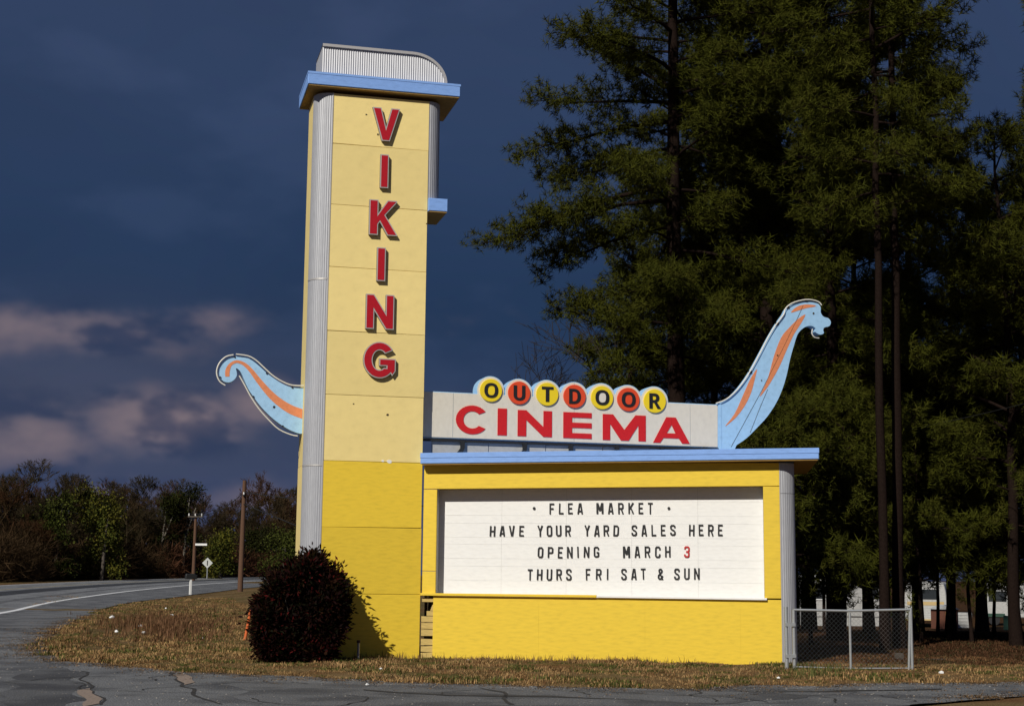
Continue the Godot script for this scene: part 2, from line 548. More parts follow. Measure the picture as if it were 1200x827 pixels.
func build_ground() -> void:
	var wob := FastNoiseLite.new()
	wob.frequency = 0.12
	wob.seed = 4
	wob.fractal_octaves = 2
	# white edge line, as points on the ground
	var line := []
	for p in [[0, 719], [60, 706], [120, 697], [165, 691.5], [220, 686.2], [280, 682.2], [330, 680]]:
		line.append(ground_at(p[0], p[1]))
	var lead := [Vector3(-9, 0, 160), Vector3(-9.5, 0, 60), Vector3(-10.5, 0, 0), Vector3(-12.4, 0, -20), Vector3(-15.6, 0, -39)]
	var pts := []
	for p in lead + line:
		pts.append(Vector2(p.x, p.z))
	var ln := smooth_line(PackedVector2Array(pts), 8)
	var last := ln[ln.size() - 1]
	var dir := (last - ln[ln.size() - 4]).normalized()
	for k in 5:
		dir = dir.rotated(0.06)
		ln.append(ln[ln.size() - 1] + dir * 30.0)
	var left := PackedVector2Array()                     # unit vectors to the far side of the road
	for i in ln.size():
		var d := (ln[mini(i + 1, ln.size() - 1)] - ln[maxi(i - 1, 0)]).normalized()
		left.append(Vector2(d.y, -d.x))
	# verge edge of the lot
	var edge := PackedVector2Array()
	for p in VERGE:
		var q := ground_at(p[0], p[1])
		edge.append(Vector2(q.x, q.z))
	var fine := PackedVector2Array()
	for i in edge.size() - 1:
		var n := maxi(1, int(edge[i].distance_to(edge[i + 1]) / 0.25))
		for k in n:
			fine.append(edge_noise(edge[i].lerp(edge[i + 1], float(k) / n), wob, 0.55))
	var poly := fine.duplicate()
	# the lot's near edge on the right, then round behind the camera
	var low := []
	for p in [[1400, 812], [1200, 818], [1130, 822], [1060, 827], [960, 836]]:
		var q := ground_at(p[0], p[1])
		low.append(Vector2(q.x, q.z))
	for i in low.size() - 1:
		for k in 10:
			poly.append(edge_noise(low[i].lerp(low[i + 1], k / 10.0), wob, 0.4))
	for p in [Vector2(2.5, -15), Vector2(0.8, -10), Vector2(-1, 4), Vector2(-10, 12), Vector2(-16, 12), Vector2(-18, -20), Vector2(-24, -59.5), fine[0] + Vector2(-4, -1)]:
		poly.append(p)
	asphalt_poly = poly
	var st := start()
	var tris := Geometry2D.triangulate_polygon(poly)
	for i in range(0, tris.size(), 3):
		tri(st, Vector3(poly[tris[i]].x, 0.014, poly[tris[i]].y), Vector3(poly[tris[i + 1]].x, 0.014, poly[tris[i + 1]].y), Vector3(poly[tris[i + 2]].x, 0.014, poly[tris[i + 2]].y), Vector3.UP)
	tag(put(st.commit(), "pavement", M.asphalt), "", "", "", "structure")
	# strips of the highway
	tag(put(strip(ln, left, -0.4, 13.0, 0.026), "road", M.road), "", "", "", "structure")
	tag(put(strip(ln, left, 4.6, 7.0, 0.030, 6), "road_worn_lane", M.road_dark), "", "", "", "structure")
	tag(put(strip(ln, left, 1.9, 2.5, 0.030, 6), "road_wheel_track", M.asphalt_old), "", "", "", "structure")
	tag(put(strip(ln, left, -0.18, 0.10, 0.034), "road_edge_line", M.road_paint), "", "", "", "structure")
	tag(put(strip(ln, left, 12.3, 12.5, 0.034), "road_edge_line", M.road_paint), "", "", "", "structure")
	tag(put(strip(ln, left, 8.2, 8.4, 0.034), "road_centre_line", M.gold_paint), "", "", "", "structure")
	# paved shoulder beyond the lot, between the line and the grass
	var sh := start()
	var verge_far := []
	for p in [[70, 737], [90, 726], [110, 717], [150, 706.5], [205, 700], [230, 696.5], [258, 693], [285, 689.5], [318, 686.5], [345, 684]]:
		var q := ground_at(p[0], p[1])
		verge_far.append(Vector2(q.x, q.z))
	var vf := smooth_line(PackedVector2Array(verge_far), 5)
	for q in vf: shoulder_poly.append(q)
	for i in range(ln.size() - 1, 0, -1):
		if ln[i].y < -40.0: shoulder_poly.append(ln[i])
	for i in vf.size() - 1:
		var a := vf[i]
		var b := vf[i + 1]
		var qa := closest_on(ln, a)
		var cb := closest_on(ln, b)
		quad(sh, lift(a, 0.019), lift(b, 0.019), lift(cb, 0.019), lift(qa, 0.019), Vector3.UP)
	tag(put(sh.commit(), "road_shoulder", M.asphalt), "", "", "", "structure")
	# patches, cracks and the broken concrete strips in the lot
	flat_patch("pavement_patch", M.concrete, [[204, 792], [219, 791.5], [229, 801], [217, 804]], 0.022, wob)
	flat_patch("pavement_patch", M.concrete, [[92, 811], [106, 808], [117, 826], [101, 830]], 0.022, wob)
	flat_patch("pavement_crack", M.crack, [[202, 789], [206, 789], [219, 806], [240, 818], [257, 826], [254, 826], [236, 818], [214, 806]], 0.018, wob)
	flat_patch("pavement_crack", M.crack, [[94, 787], [97, 787], [104, 803], [111, 812], [122, 827], [119, 827], [102, 806]], 0.018, wob)
	flat_patch("pavement_patch", M.patch_dark, [[60, 783], [92, 786], [98, 803], [88, 830], [20, 836], [0, 830], [10, 795]], 0.017, wob)
	flat_patch("pavement_patch", M.patch_dark, [[40, 752], [58, 756], [52, 770], [62, 779], [44, 774], [34, 764]], 0.017, wob)
	flat_patch("pavement_patch", M.asphalt_old, [[262, 800], [420, 803], [640, 811], [900, 812], [1000, 808], [980, 816], [820, 828], [500, 835], [300, 834]], 0.017, wob)
	flat_patch("pavement_crack", M.crack, [[420, 809], [520, 815], [640, 817], [760, 822], [640, 818.4], [520, 816.3], [420, 810.3]], 0.021, wob)
	flat_patch("pavement_crack", M.crack, [[560, 807], [590, 812], [604, 827], [598, 827], [586, 813]], 0.021, wob)
	flat_patch("pavement_crack", M.crack, [[880, 812], [960, 811], [1100, 808], [1100, 809], [960, 812.2]], 0.021, wob)
	var cr := RandomNumberGenerator.new()
	cr.seed = 41
	for k in 16:                                     # fine cracks that wander through the old surface
		var p := Vector2(cr.randf_range(-9.0, 7.5), cr.randf_range(-23.5, -17.5))
		var a := cr.randf() * TAU if k % 2 else cr.randf_range(-0.3, 0.3)
		var run := PackedVector2Array()
		var ws := []
		for j in 22:
			if not Geometry2D.is_point_in_polygon(p, asphalt_poly): break
			run.append(p)
			ws.append(cr.randf_range(0.006, 0.016))
			a += cr.randf_range(-0.55, 0.55)
			p += Vector2(cos(a), sin(a)) * cr.randf_range(0.10, 0.22)
		if run.size() < 6: continue
		var cs := start()
		for j in run.size() - 1:
			var d := (run[j + 1] - run[j]).normalized()
			var n := Vector2(-d.y, d.x)
			var q0: Vector2 = run[j] - n * ws[j]
			var q1: Vector2 = run[j] + n * ws[j]
			var q2: Vector2 = run[j + 1] + n * ws[j + 1]
			var q3: Vector2 = run[j + 1] - n * ws[j + 1]
			quad(cs, Vector3(q0.x, 0.0235, q0.y), Vector3(q1.x, 0.0235, q1.y), Vector3(q2.x, 0.0235, q2.y), Vector3(q3.x, 0.0235, q3.y), Vector3.UP)
		tag(put(cs.commit(), "pavement_crack", M.crack), "", "", "", "structure")
	# the land itself: one sheet to the horizon
	var xs := axis(-26.0, 18.0, 0.5)
	var zs := axis(-62.0, -12.0, 0.45)
	zs.append(-216.25)
	zs.append(-60.0)
	zs.sort()
	var patchy := FastNoiseLite.new()
	patchy.frequency = 0.18
	patchy.seed = 12
	patchy.fractal_octaves = 4
	var rough := FastNoiseLite.new()
	rough.frequency = 0.5
	rough.seed = 13
	var nx := xs.size()
	var verts := PackedVector3Array()
	var cols := PackedColorArray()
	for j in zs.size():
		for i in nx:
			verts.append(Vector3(xs[i], land(xs[i], zs[j], rough), zs[j]))
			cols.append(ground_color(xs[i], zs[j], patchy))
	var idx := PackedInt32Array()
	for j in zs.size() - 1:
		for i in nx - 1:
			var a := j * nx + i
			idx.append_array([a, a + 1, a + nx, a + 1, a + nx + 1, a + nx])
	var g := SurfaceTool.new()
	g.begin(Mesh.PRIMITIVE_TRIANGLES)
	for k in verts.size():
		g.set_color(cols[k])
		g.add_vertex(verts[k])
	for k in idx:
		g.add_index(k)
	g.generate_normals()
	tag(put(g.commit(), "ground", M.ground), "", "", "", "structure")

var edge_far := {}
func edge_distance(x: float, z: float) -> float:
	var key := Vector2i(roundi(x * 2.0), roundi(z * 2.0))
	if not edge_far.has(key):
		var p := Vector2(key) * 0.5
		var d := 3.0
		for i in range(0, asphalt_poly.size(), 4):
			d = minf(d, p.distance_to(asphalt_poly[i]))
		edge_far[key] = d
	return edge_far[key]

func land(x: float, z: float, rough: FastNoiseLite) -> float:
	var base := terrain(z, x)
	if z < -62.0 or z > -11.0 or x < -26.0 or x > 18.0:
		return base - 0.012
	if Geometry2D.is_point_in_polygon(Vector2(x, z), asphalt_poly):
		return base - 0.03
	var d := edge_distance(x, z)
	var fade := smoothstep(0.1, 2.0, d)
	var h := 0.030 * smoothstep(0.0, 0.8, d) + fade * 0.035 * rough.get_noise_2d(x * 1.6, z * 1.6)
	# shallow ditch through the verge beside the highway
	var dd := absf((x + 9.5) + (z + 36.0) * -0.24)
	h -= fade * 0.30 * exp(-dd * dd / 2.0) * smoothstep(-58.0, -48.0, z) * (1.0 - smoothstep(-32.0, -28.5, z))
	return base + h

func ground_color(x: float, z: float, n: FastNoiseLite) -> Color:
	var a := n.get_noise_2d(x * 2.0, z * 2.0)
	var b := n.get_noise_2d(x * 5.0 + 90.0, z * 5.0)
	var tan_ := Vector3(0.27, 0.190, 0.095)
	var green := Vector3(0.085, 0.090, 0.026)
	var straw := Vector3(0.175, 0.080, 0.036)
	var c := tan_.lerp(green, clampf(0.35 + a * 1.3 + b * 0.5, 0.0, 1.0) * (0.7 if x < 0 else 0.35))
	c = c.lerp(straw, clampf(0.25 + b * 1.2 - a * 0.6, 0.0, 1.0) * 0.7)
	if x > 5.0 and z < -27.0:  # needle litter under the pines, darkened to stand in for the grove's shade
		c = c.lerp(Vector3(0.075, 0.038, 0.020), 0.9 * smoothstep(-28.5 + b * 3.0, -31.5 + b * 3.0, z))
	return Color(c.x, c.y, c.z)

func axis(a: float, b: float, step: float) -> Array:
	var out := []
	var v := a
	while v <= b:
		out.append(v)
		v += step
	var s := step
	v = a
	while v > -4500.0:
		s *= 1.35
		v -= s
		out.append(v)
	s = step
	v = out[int((b - a) / step)]
	while v < 4500.0:
		s *= 1.35
		v += s
		out.append(v)
	out.sort()
	return out

func lift(p: Vector2, h: float) -> Vector3:
	return Vector3(p.x, terrain(p.y) + h, p.y)

func closest_on(ln: PackedVector2Array, p: Vector2) -> Vector2:
	var best := ln[0]
	for i in ln.size() - 1:
		var q := Geometry2D.get_closest_point_to_segment(p, ln[i], ln[i + 1])
		if q.distance_to(p) < best.distance_to(p):
			best = q
	return best

func strip(ln: PackedVector2Array, left: PackedVector2Array, a: float, b: float, h: float, from := 0) -> ArrayMesh:
	var st := start()
	for i in range(from, ln.size() - 1):
		for k in 4:
			var t0 := a + (b - a) * k / 4.0
			var t1 := a + (b - a) * (k + 1) / 4.0
			quad(st, lift(ln[i] + left[i] * t0, h), lift(ln[i + 1] + left[i + 1] * t0, h), lift(ln[i + 1] + left[i + 1] * t1, h), lift(ln[i] + left[i] * t1, h), Vector3.UP)
	return st.commit()

func flat_patch(called: String, m: Material, px: Array, h: float, wob: FastNoiseLite) -> void:
	var pts := PackedVector2Array()
	for p in px:
		var q := ground_at(p[0], p[1])
		pts.append(Vector2(q.x, q.z))
	var fine := PackedVector2Array()
	for i in pts.size():
		var nxt := pts[(i + 1) % pts.size()]
		var n := maxi(1, int(pts[i].distance_to(nxt) / 0.3))
		for k in n:
			fine.append(edge_noise(pts[i].lerp(nxt, float(k) / n), wob, 0.14 if m == M.crack else 0.10 if m == M.concrete else 0.30))
	var tris := Geometry2D.triangulate_polygon(fine)
	if tris.is_empty():
		fine = pts
		tris = Geometry2D.triangulate_polygon(fine)
	var st := start()
	for i in range(0, tris.size(), 3):
		tri(st, Vector3(fine[tris[i]].x, h, fine[tris[i]].y), Vector3(fine[tris[i + 1]].x, h, fine[tris[i + 1]].y), Vector3(fine[tris[i + 2]].x, h, fine[tris[i + 2]].y), Vector3.UP)
	tag(put(st.commit(), called, m), "", "", "", "structure")

# ---------------------------------------------------------------- letters
func fit(pts: Array, box_: Array) -> PackedVector2Array:       # unit-square outline into four corners: left-bottom, right-bottom, right-top, left-top
	var out := PackedVector2Array()
	for p in pts:
		var lo: Vector2 = box_[0].lerp(box_[1], p[0])
		var hi: Vector2 = box_[3].lerp(box_[2], p[0])
		out.append(lo.lerp(hi, p[1]))
	return out

func arc(cx: float, cy: float, rx: float, ry: float, a0: float, a1: float, n: int) -> Array:
	var out := []
	for k in n + 1:
		var a := deg_to_rad(a0 + (a1 - a0) * k / n)
		out.append([cx + rx * cos(a), cy + ry * sin(a)])
	return out

func glyph(ch: String, w: float) -> Array:       # w: stroke as a share of the width
	match ch:
		"I": return [[0, 0], [1, 0], [1, 1], [0, 1]]
		"V": return [[0.37, 0], [0.63, 0], [1, 1], [1 - w, 1], [0.5, 0.30], [w, 1], [0, 1]]
		"N": return [[0, 0], [w, 0], [w, 0.62], [1 - w, 0], [1, 0], [1, 1], [1 - w, 1], [1 - w, 0.38], [w, 1], [0, 1]]
		"K": return [[0, 0], [w, 0], [w, 0.30], [w + 0.10, 0.42], [0.68, 0], [1, 0], [0.53, 0.58], [0.98, 1], [0.67, 1], [w, 0.53], [w, 1], [0, 1]]
		"E": return [[0, 0], [1, 0], [1, 0.2], [w, 0.2], [w, 0.405], [1, 0.405], [1, 0.605], [w, 0.605], [w, 0.80], [1, 0.80], [1, 1], [0, 1]]
		"M": return [[0, 0], [w, 0], [w, 0.62], [0.42, 0], [0.60, 0], [1 - w, 0.62], [1 - w, 0], [1, 0], [1, 1], [0.76, 1], [0.5, 0.42], [0.24, 1], [0, 1]]
		"A": return [[0, 0], [0.19, 0], [0.28, 0.19], [0.70, 0.19], [0.79, 0], [1, 0], [0.62, 1], [0.505, 1], [0.505, 0.70], [0.61, 0.38], [0.37, 0.38], [0.5, 0.70], [0.5, 1], [0.36, 1]]
		"C": return arc(0.5, 0.5, 0.5, 0.5, 36, 324, 22) + arc(0.5, 0.5, 0.27, 0.30, 318, 42, 18)
		"G": return arc(0.5, 0.5, 0.5, 0.5, 38, 318, 22) + [[0.92, 0.10], [1.0, 0.20], [1.0, 0.52], [0.52, 0.52], [0.52, 0.36], [0.76, 0.36], [0.76, 0.25]] + arc(0.5, 0.5, 0.26, 0.31, 308, 46, 18)
	return []

func corner_box(fr: Transform3D, x0: float, y0: float, x1: float, y1: float, slope: float, off: float, lean := 0.0) -> Array:
	# pixel box with a sloping baseline -> four corners on the plane
	var h := (x1 - x0) * slope
	return [loc(fr, x0, y1 - h * 0.5, off), loc(fr, x1, y1 + h * 0.5, off), loc(fr, x1 + lean, y0 + h * 0.5, off), loc(fr, x0 + lean, y0 - h * 0.5, off)]

func squared(b: Array) -> Array:                 # the upright rectangle nearest to four corners
	var x0: float = (b[0].x + b[3].x) * 0.5
	var x1: float = (b[1].x + b[2].x) * 0.5
	var y0: float = (b[0].y + b[1].y) * 0.5
	var y1: float = (b[2].y + b[3].y) * 0.5
	return [Vector2(x0, y0), Vector2(x1, y0), Vector2(x1, y1), Vector2(x0, y1)]

var font: SystemFont
func text_glyph(ch: String) -> Array:            # [mesh, aabb] of one letter
	if font == null:
		font = SystemFont.new()
		font.font_names = PackedStringArray(["Droid Sans"])
		font.font_weight = 700
	var t := TextMesh.new()
	t.font = font
	t.text = ch
	t.font_size = 64
	t.pixel_size = 0.01
	t.depth = 0.1
	t.curve_step = 2.0
	return [t, t.get_aabb()]

func put_glyph(ch: String, m: Material, parent: Node, b: Array, z: float, thick: float, called := "letter") -> MeshInstance3D:
	var g := text_glyph(ch)
	var bb: AABB = g[1]
	var s := squared(b)
	var sx: float = (s[1].x - s[0].x) / bb.size.x
	var sy: float = (s[2].y - s[0].y) / bb.size.y
	var xf := Transform3D(Basis(Vector3(sx, 0, 0), Vector3(0, sy, 0), Vector3(0, 0, thick / 0.1)), Vector3.ZERO)
	xf.origin = Vector3(s[0].x - bb.position.x * sx, s[0].y - bb.position.y * sy, z + thick * 0.5)
	return put(g[0], called, m, parent, xf)

# condensed block letters of the changeable board, in a box 1 wide and 2 high, as strokes
const BLOCK := {
	"A": [[[0.13, 0], [0.42, 2]], [[0.87, 0], [0.58, 2]], [[0.28, 0.52], [0.72, 0.52]], [[0.36, 1.86], [0.64, 1.86]]],
	"C": [[[0.86, 1.35], [0.86, 1.68], [0.70, 1.86], [0.30, 1.86], [0.14, 1.68], [0.14, 0.32], [0.30, 0.14], [0.70, 0.14], [0.86, 0.32], [0.86, 0.65]]],
	"D": [[[0.14, 0], [0.14, 2]], [[0.14, 1.86], [0.66, 1.86], [0.86, 1.62], [0.86, 0.38], [0.66, 0.14], [0.14, 0.14]]],
	"E": [[[0.14, 0], [0.14, 2]], [[0.14, 1.87], [0.98, 1.87]], [[0.14, 1.02], [0.84, 1.02]], [[0.14, 0.13], [0.98, 0.13]]],
	"F": [[[0.14, 0], [0.14, 2]], [[0.14, 1.87], [0.98, 1.87]], [[0.14, 1.0], [0.84, 1.0]]],
	"G": [[[0.86, 1.38], [0.86, 1.68], [0.70, 1.86], [0.30, 1.86], [0.14, 1.68], [0.14, 0.32], [0.30, 0.14], [0.70, 0.14], [0.86, 0.32], [0.86, 0.88], [0.52, 0.88]]],
	"H": [[[0.14, 0], [0.14, 2]], [[0.86, 0], [0.86, 2]], [[0.14, 1.0], [0.86, 1.0]]],
	"I": [[[0.5, 0], [0.5, 2]]],
	"K": [[[0.14, 0], [0.14, 2]], [[0.90, 2], [0.20, 0.85]], [[0.42, 1.16], [0.90, 0]]],
	"L": [[[0.14, 0], [0.14, 2]], [[0.14, 0.13], [0.98, 0.13]]],
	"M": [[[0.12, 0], [0.12, 2]], [[0.88, 0], [0.88, 2]], [[0.16, 2], [0.5, 0.55]], [[0.84, 2], [0.5, 0.55]]],
	"N": [[[0.13, 0], [0.13, 2]], [[0.87, 0], [0.87, 2]], [[0.16, 1.95], [0.84, 0.05]]],
	"O": [[[0.5, 1.86], [0.30, 1.86], [0.14, 1.66], [0.14, 0.34], [0.30, 0.14], [0.5, 0.14]], [[0.5, 1.86], [0.70, 1.86], [0.86, 1.66], [0.86, 0.34], [0.70, 0.14], [0.5, 0.14]]],
	"P": [[[0.14, 0], [0.14, 2]], [[0.14, 1.86], [0.70, 1.86], [0.86, 1.70], [0.86, 1.05], [0.70, 0.90], [0.14, 0.90]]],
	"R": [[[0.14, 0], [0.14, 2]], [[0.14, 1.86], [0.70, 1.86], [0.86, 1.70], [0.86, 1.12], [0.70, 0.97], [0.14, 0.97]], [[0.55, 0.97], [0.88, 0]]],
	"S": [[[0.86, 1.42], [0.86, 1.70], [0.70, 1.86], [0.30, 1.86], [0.14, 1.68], [0.14, 1.34], [0.30, 1.12], [0.70, 0.90], [0.86, 0.66], [0.86, 0.32], [0.70, 0.14], [0.30, 0.14], [0.14, 0.30], [0.14, 0.58]]],
	"T": [[[0.5, 0], [0.5, 2]], [[0.0, 1.87], [1.0, 1.87]]],
	"U": [[[0.14, 2], [0.14, 0.34], [0.30, 0.14], [0.70, 0.14], [0.86, 0.34], [0.86, 2]]],
	"V": [[[0.12, 2], [0.44, 0]], [[0.88, 2], [0.56, 0]], [[0.38, 0.13], [0.62, 0.13]]],
	"Y": [[[0.12, 2], [0.5, 0.95]], [[0.88, 2], [0.5, 0.95]], [[0.5, 1.05], [0.5, 0]]],
	"3": [[[0.14, 1.45], [0.14, 1.70], [0.30, 1.86], [0.70, 1.86], [0.86, 1.70], [0.86, 1.20], [0.66, 1.02], [0.36, 1.02]], [[0.60, 1.02], [0.86, 0.84], [0.86, 0.30], [0.70, 0.14], [0.30, 0.14], [0.14, 0.30], [0.14, 0.55]]],
	"&": [[[0.92, 0.0], [0.24, 1.42], [0.24, 1.70], [0.38, 1.86], [0.58, 1.86], [0.72, 1.70], [0.72, 1.42], [0.16, 0.74], [0.14, 0.34], [0.30, 0.14], [0.60, 0.14], [0.88, 0.72]]],
}
var block_cache := {}

func block_letter(ch: String) -> ArrayMesh:
	if not block_cache.has(ch):
		var st := start()
		var k := 0
		for line in BLOCK[ch]:
			for i in line.size() - 1:
				var a := Vector2(line[i][0], line[i][1])
				var b := Vector2(line[i + 1][0], line[i + 1][1])
				var d := (b - a).normalized()
				var n := Vector2(-d.y, d.x) * 0.135
				if i > 0: a -= d * 0.055
				if i < line.size() - 2: b += d * 0.055
				extrude(st, PackedVector2Array([a - n, b - n, b + n, a + n]), 0.0, 1.0 + 0.03 * k)
				k += 1
		block_cache[ch] = st.commit()
	return block_cache[ch]

# ---------------------------------------------------------------- the tower
var tower_frame: Transform3D
var tower_right := 0.0

func build_tower() -> void:
	var fr := frame(ground_at(491, 773), 0.25)
	tower_frame = fr
	var t := thing("sign_tower", "tall pale yellow and deep yellow plywood sign tower with red letters and blue cap", "sign tower", fr)
	var xl := loc(fr, 378, 545).x
	var xr := loc(fr, 495, 545).x
	xr = 0.0 if absf(xr) < 0.03 else xr
	tower_right = xr
	var top := loc(fr, 450, 114).y
	var depth := 1.12
	var rad := 0.34
	# dark core behind the joints
	put(box_mesh(Vector3(xl - 0.02, -0.1, -depth + 0.05), Vector3(xr - 0.02, top, -0.035)), "core", M.framing, t)
	# front panels, each a sheet with its own edges
	var joints := [-0.12]
	for p in [[435, 696], [435, 618], [437, 541], [440, 464], [442, 390], [443, 315.5], [446, 243], [449, 172.5]]:
		joints.append(loc(fr, p[0], p[1]).y)
	joints.append(top)
	for i in joints.size() - 1:
		var kind := "yellow_" if i < 3 else "pale_"
		var bow := rng.randf_range(-0.006, 0.006)
		var p := rect(xl + 0.004, joints[i] + 0.0035, xr + rng.randf_range(-0.006, 0.003), joints[i + 1] - 0.0035)
		p[0].y += bow
		p[1].y -= bow
		put(prism(p, -0.03, rng.randf_range(-0.003, 0.003), 0.004), "panel", M[kind + str(i % 3)], t)
	# little scars and holes in the sheets
	for s in [[450, 214, 0.035, "rail"], [429, 134, 0.02, "black"], [414, 473, 0.018, "core"], [454, 486, 0.03, "core"], [500, 262, 0.02, "core"], [448, 540, 0.035, "rail"], [456, 541, 0.05, "rail"]]:
		var c := loc(fr, s[0], s[1])
		var blot := PackedVector2Array()
		for k in 9:
			blot.append(c + Vector2(cos(TAU * k / 9), sin(TAU * k / 9) * 0.7) * s[2] * rng.randf_range(0.6, 1.15))
		put(prism(blot, 0.0, 0.006), "paint_scar", M[s[3]], t)
	# left corner: fluted metal round the edge, in three lengths
	var path := PackedVector2Array()
	for k in 13:
		var a := PI * 0.5 * k / 12.0
		path.append(Vector2(xl - rad * sin(a), -rad + rad * cos(a)))
	path.reverse()
	var cuts := [-0.12, loc(fr, 366, 544).y, loc(fr, 371, 325).y, top]
	for i in 3:
		put(corrugated(path, cuts[i] + (0.006 if i else 0.0), cuts[i + 1], 0.042, 0.0045), "metal_corner", M.metal, t)
		if i:
			var band := PackedVector2Array()
			for q in path: band.append(q + (q - Vector2(xl, -rad)).normalized() * 0.006)
			var bs := start()
			for k in band.size() - 1:
				var m := ((band[k] + band[k + 1]) * 0.5 - Vector2(xl, -rad)).normalized()
				quad(bs, Vector3(band[k].x, cuts[i] - 0.025, band[k].y), Vector3(band[k + 1].x, cuts[i] - 0.025, band[k + 1].y), Vector3(band[k + 1].x, cuts[i] + 0.006, band[k + 1].y), Vector3(band[k].x, cuts[i] + 0.006, band[k].y), Vector3(m.x, 0, m.y))
			put(bs.commit(), "seam_band", M.metal_trim, t)
	put(box_mesh(Vector3(xl - 0.012, -0.12, -0.02), Vector3(xl + 0.010, top, 0.008)), "corner_bead", M.metal_trim, t)
	# left and back walls
	put(box_mesh(Vector3(xl - rad - 0.0, -0.12, -depth), Vector3(xl - rad + 0.03, cuts[1], -rad)), "side_panel", M.pale_0, t)
	put(box_mesh(Vector3(xl - rad + 0.004, cuts[1] + 0.01, -depth), Vector3(xl - rad + 0.03, top, -rad)), "side_panel", M.pale_1, t)
	put(box_mesh(Vector3(xl - rad + 0.031, -0.12, -depth), Vector3(xr + 0.15, top, -depth + 0.03)), "back_panel", M.pale_2, t)
	put(box_mesh(Vector3(xr - 0.02, -0.12, -depth + 0.031), Vector3(xr - 0.002, top, -0.032)), "side_panel", M.pale_2, t)
	# right corner: a short fluted quarter round under the cap, carried by a small blue ledge
	var rr := 0.26
	var ledge_top := loc(fr, 514, 234).y
	var ledge_low := loc(fr, 514, 250).y
	var rpath := PackedVector2Array()
	for k in 11:
		var a := PI * 0.5 * k / 10.0
		rpath.append(Vector2(xr + rr * sin(a), -rr + rr * cos(a) - 0.01))
	rpath.reverse()
	put(corrugated(rpath, ledge_top, top, 0.042, -0.0045), "metal_corner", M.metal, t)
	put(box_mesh(Vector3(xr + 0.01, ledge_top, -depth + 0.2), Vector3(xr + rr - 0.02, top, -rr - 0.012)), "side_panel", M.metal, t)
	var lg := put(prism(rect(xr + 0.004, ledge_low + 0.02, xr + 0.38, ledge_top), -0.98, 0.10, 0.01), "ledge", M.blue, t)
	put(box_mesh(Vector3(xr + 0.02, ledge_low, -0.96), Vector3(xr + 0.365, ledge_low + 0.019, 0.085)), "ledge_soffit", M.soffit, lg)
	# cap slab
	var over := 0.15
	var cl := loc(fr, 361, 90, over).x
	var cr := loc(fr, 539.5, 108, over).x
	var cap_top := (loc(fr, 361, 83.5, over).y + loc(fr, 539, 99, over).y) * 0.5
	var cap_low := (loc(fr, 361, 99, over).y + loc(fr, 539, 114.5, over).y) * 0.5
	var cap := put(prism(rect(cl, cap_low + 0.02, cr, cap_top), over - 1.62, over, 0.012), "cap_slab", M.blue, t)
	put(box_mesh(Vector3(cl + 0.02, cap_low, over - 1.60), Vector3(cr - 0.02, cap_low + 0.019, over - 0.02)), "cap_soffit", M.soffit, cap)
	put(box_mesh(Vector3(cl - 0.006, cap_top - 0.035, over - 1.625), Vector3(cr + 0.006, cap_top + 0.008, over + 0.006)), "drip_edge", M.blue, cap)
	# crown: fluted metal with a rounded right shoulder
	var zc := -0.04
	var kl := loc(fr, 377.5, 70, zc).x
	var kr := loc(fr, 524, 90, zc).x
	var kt := loc(fr, 377.5, 51, zc).y
	var crown := PackedVector2Array([Vector2(kl, cap_top - 0.01), Vector2(kr, cap_top - 0.01)])
	var sr := kt - cap_top - 0.04
	for k in 15:
		var a := PI * 0.5 * k / 14.0
		crown.append(Vector2(kr - sr * 1.15 + sr * 1.15 * cos(a), kt - sr + sr * sin(a)))
	crown.append(Vector2(kl, kt))
	var body := put(prism(inset(crown, 0.03), zc - 1.06, zc - 0.03), "crown_core", M.core, t)
	body.set_meta("label", "dark inside of the metal crown")
	# front flutes: narrow upright ribs clipped to the crown's outline
	var fl := start()
	var x := kl + 0.004
	var inner := inset(crown, 0.012)
	var w := 0.044
	while x < kr - 0.02:
		for half in 2:
			var xa := x + w * 0.5 * half
			var xb := xa + w * 0.5
			var ya := crown_top(xa, kr, kt, sr) - 0.02
			var yb := crown_top(xb, kr, kt, sr) - 0.02
			var za := zc - 0.013 if half == 0 else zc - 0.004
			var zb := zc - 0.004 if half == 0 else zc - 0.013
			quad(fl, Vector3(xa, cap_top, za), Vector3(xb, cap_top, zb), Vector3(xb, yb, zb), Vector3(xa, ya, za), Vector3(-0.38 if half == 0 else 0.38, 0, 0.925))
		x += w
	put(fl.commit(), "crown_flutes", M.metal, t)
	# rim that wraps over the top and round the shoulder
	var rim := start()
	for i in range(1, crown.size() - 1):
		var a := crown[i]
		var b := crown[i + 1]
		var e := (b - a).normalized()
		var n := Vector2(e.y, -e.x)
		var a1 := a - n * 0.055
		var b1 := b - n * 0.055
		quad(rim, Vector3(a.x, a.y, zc + 0.03), Vector3(b.x, b.y, zc + 0.03), Vector3(b1.x, b1.y, zc + 0.03), Vector3(a1.x, a1.y, zc + 0.03), Vector3(0, 0, 1))
		quad(rim, Vector3(a.x, a.y, zc - 1.1), Vector3(b.x, b.y, zc - 1.1), Vector3(b.x, b.y, zc + 0.03), Vector3(a.x, a.y, zc + 0.03), Vector3(n.x, n.y, 0))
		quad(rim, Vector3(a1.x, a1.y, zc - 0.01), Vector3(b1.x, b1.y, zc - 0.01), Vector3(b1.x, b1.y, zc + 0.03), Vector3(a1.x, a1.y, zc + 0.03), Vector3(-n.x, -n.y, 0))
	put(rim.commit(), "crown_rim", M.metal_trim, t)
	var side := PackedVector2Array([Vector2(kl - 0.0, zc - 1.06), Vector2(kl, zc - 0.01)])
	var sm := corrugated(side, cap_top, kt - 0.05, 0.045, 0.006)
	put(sm, "crown_side", M.metal, t)
	# the six letters
	var z0 := 0.012
	var z1 := 0.078
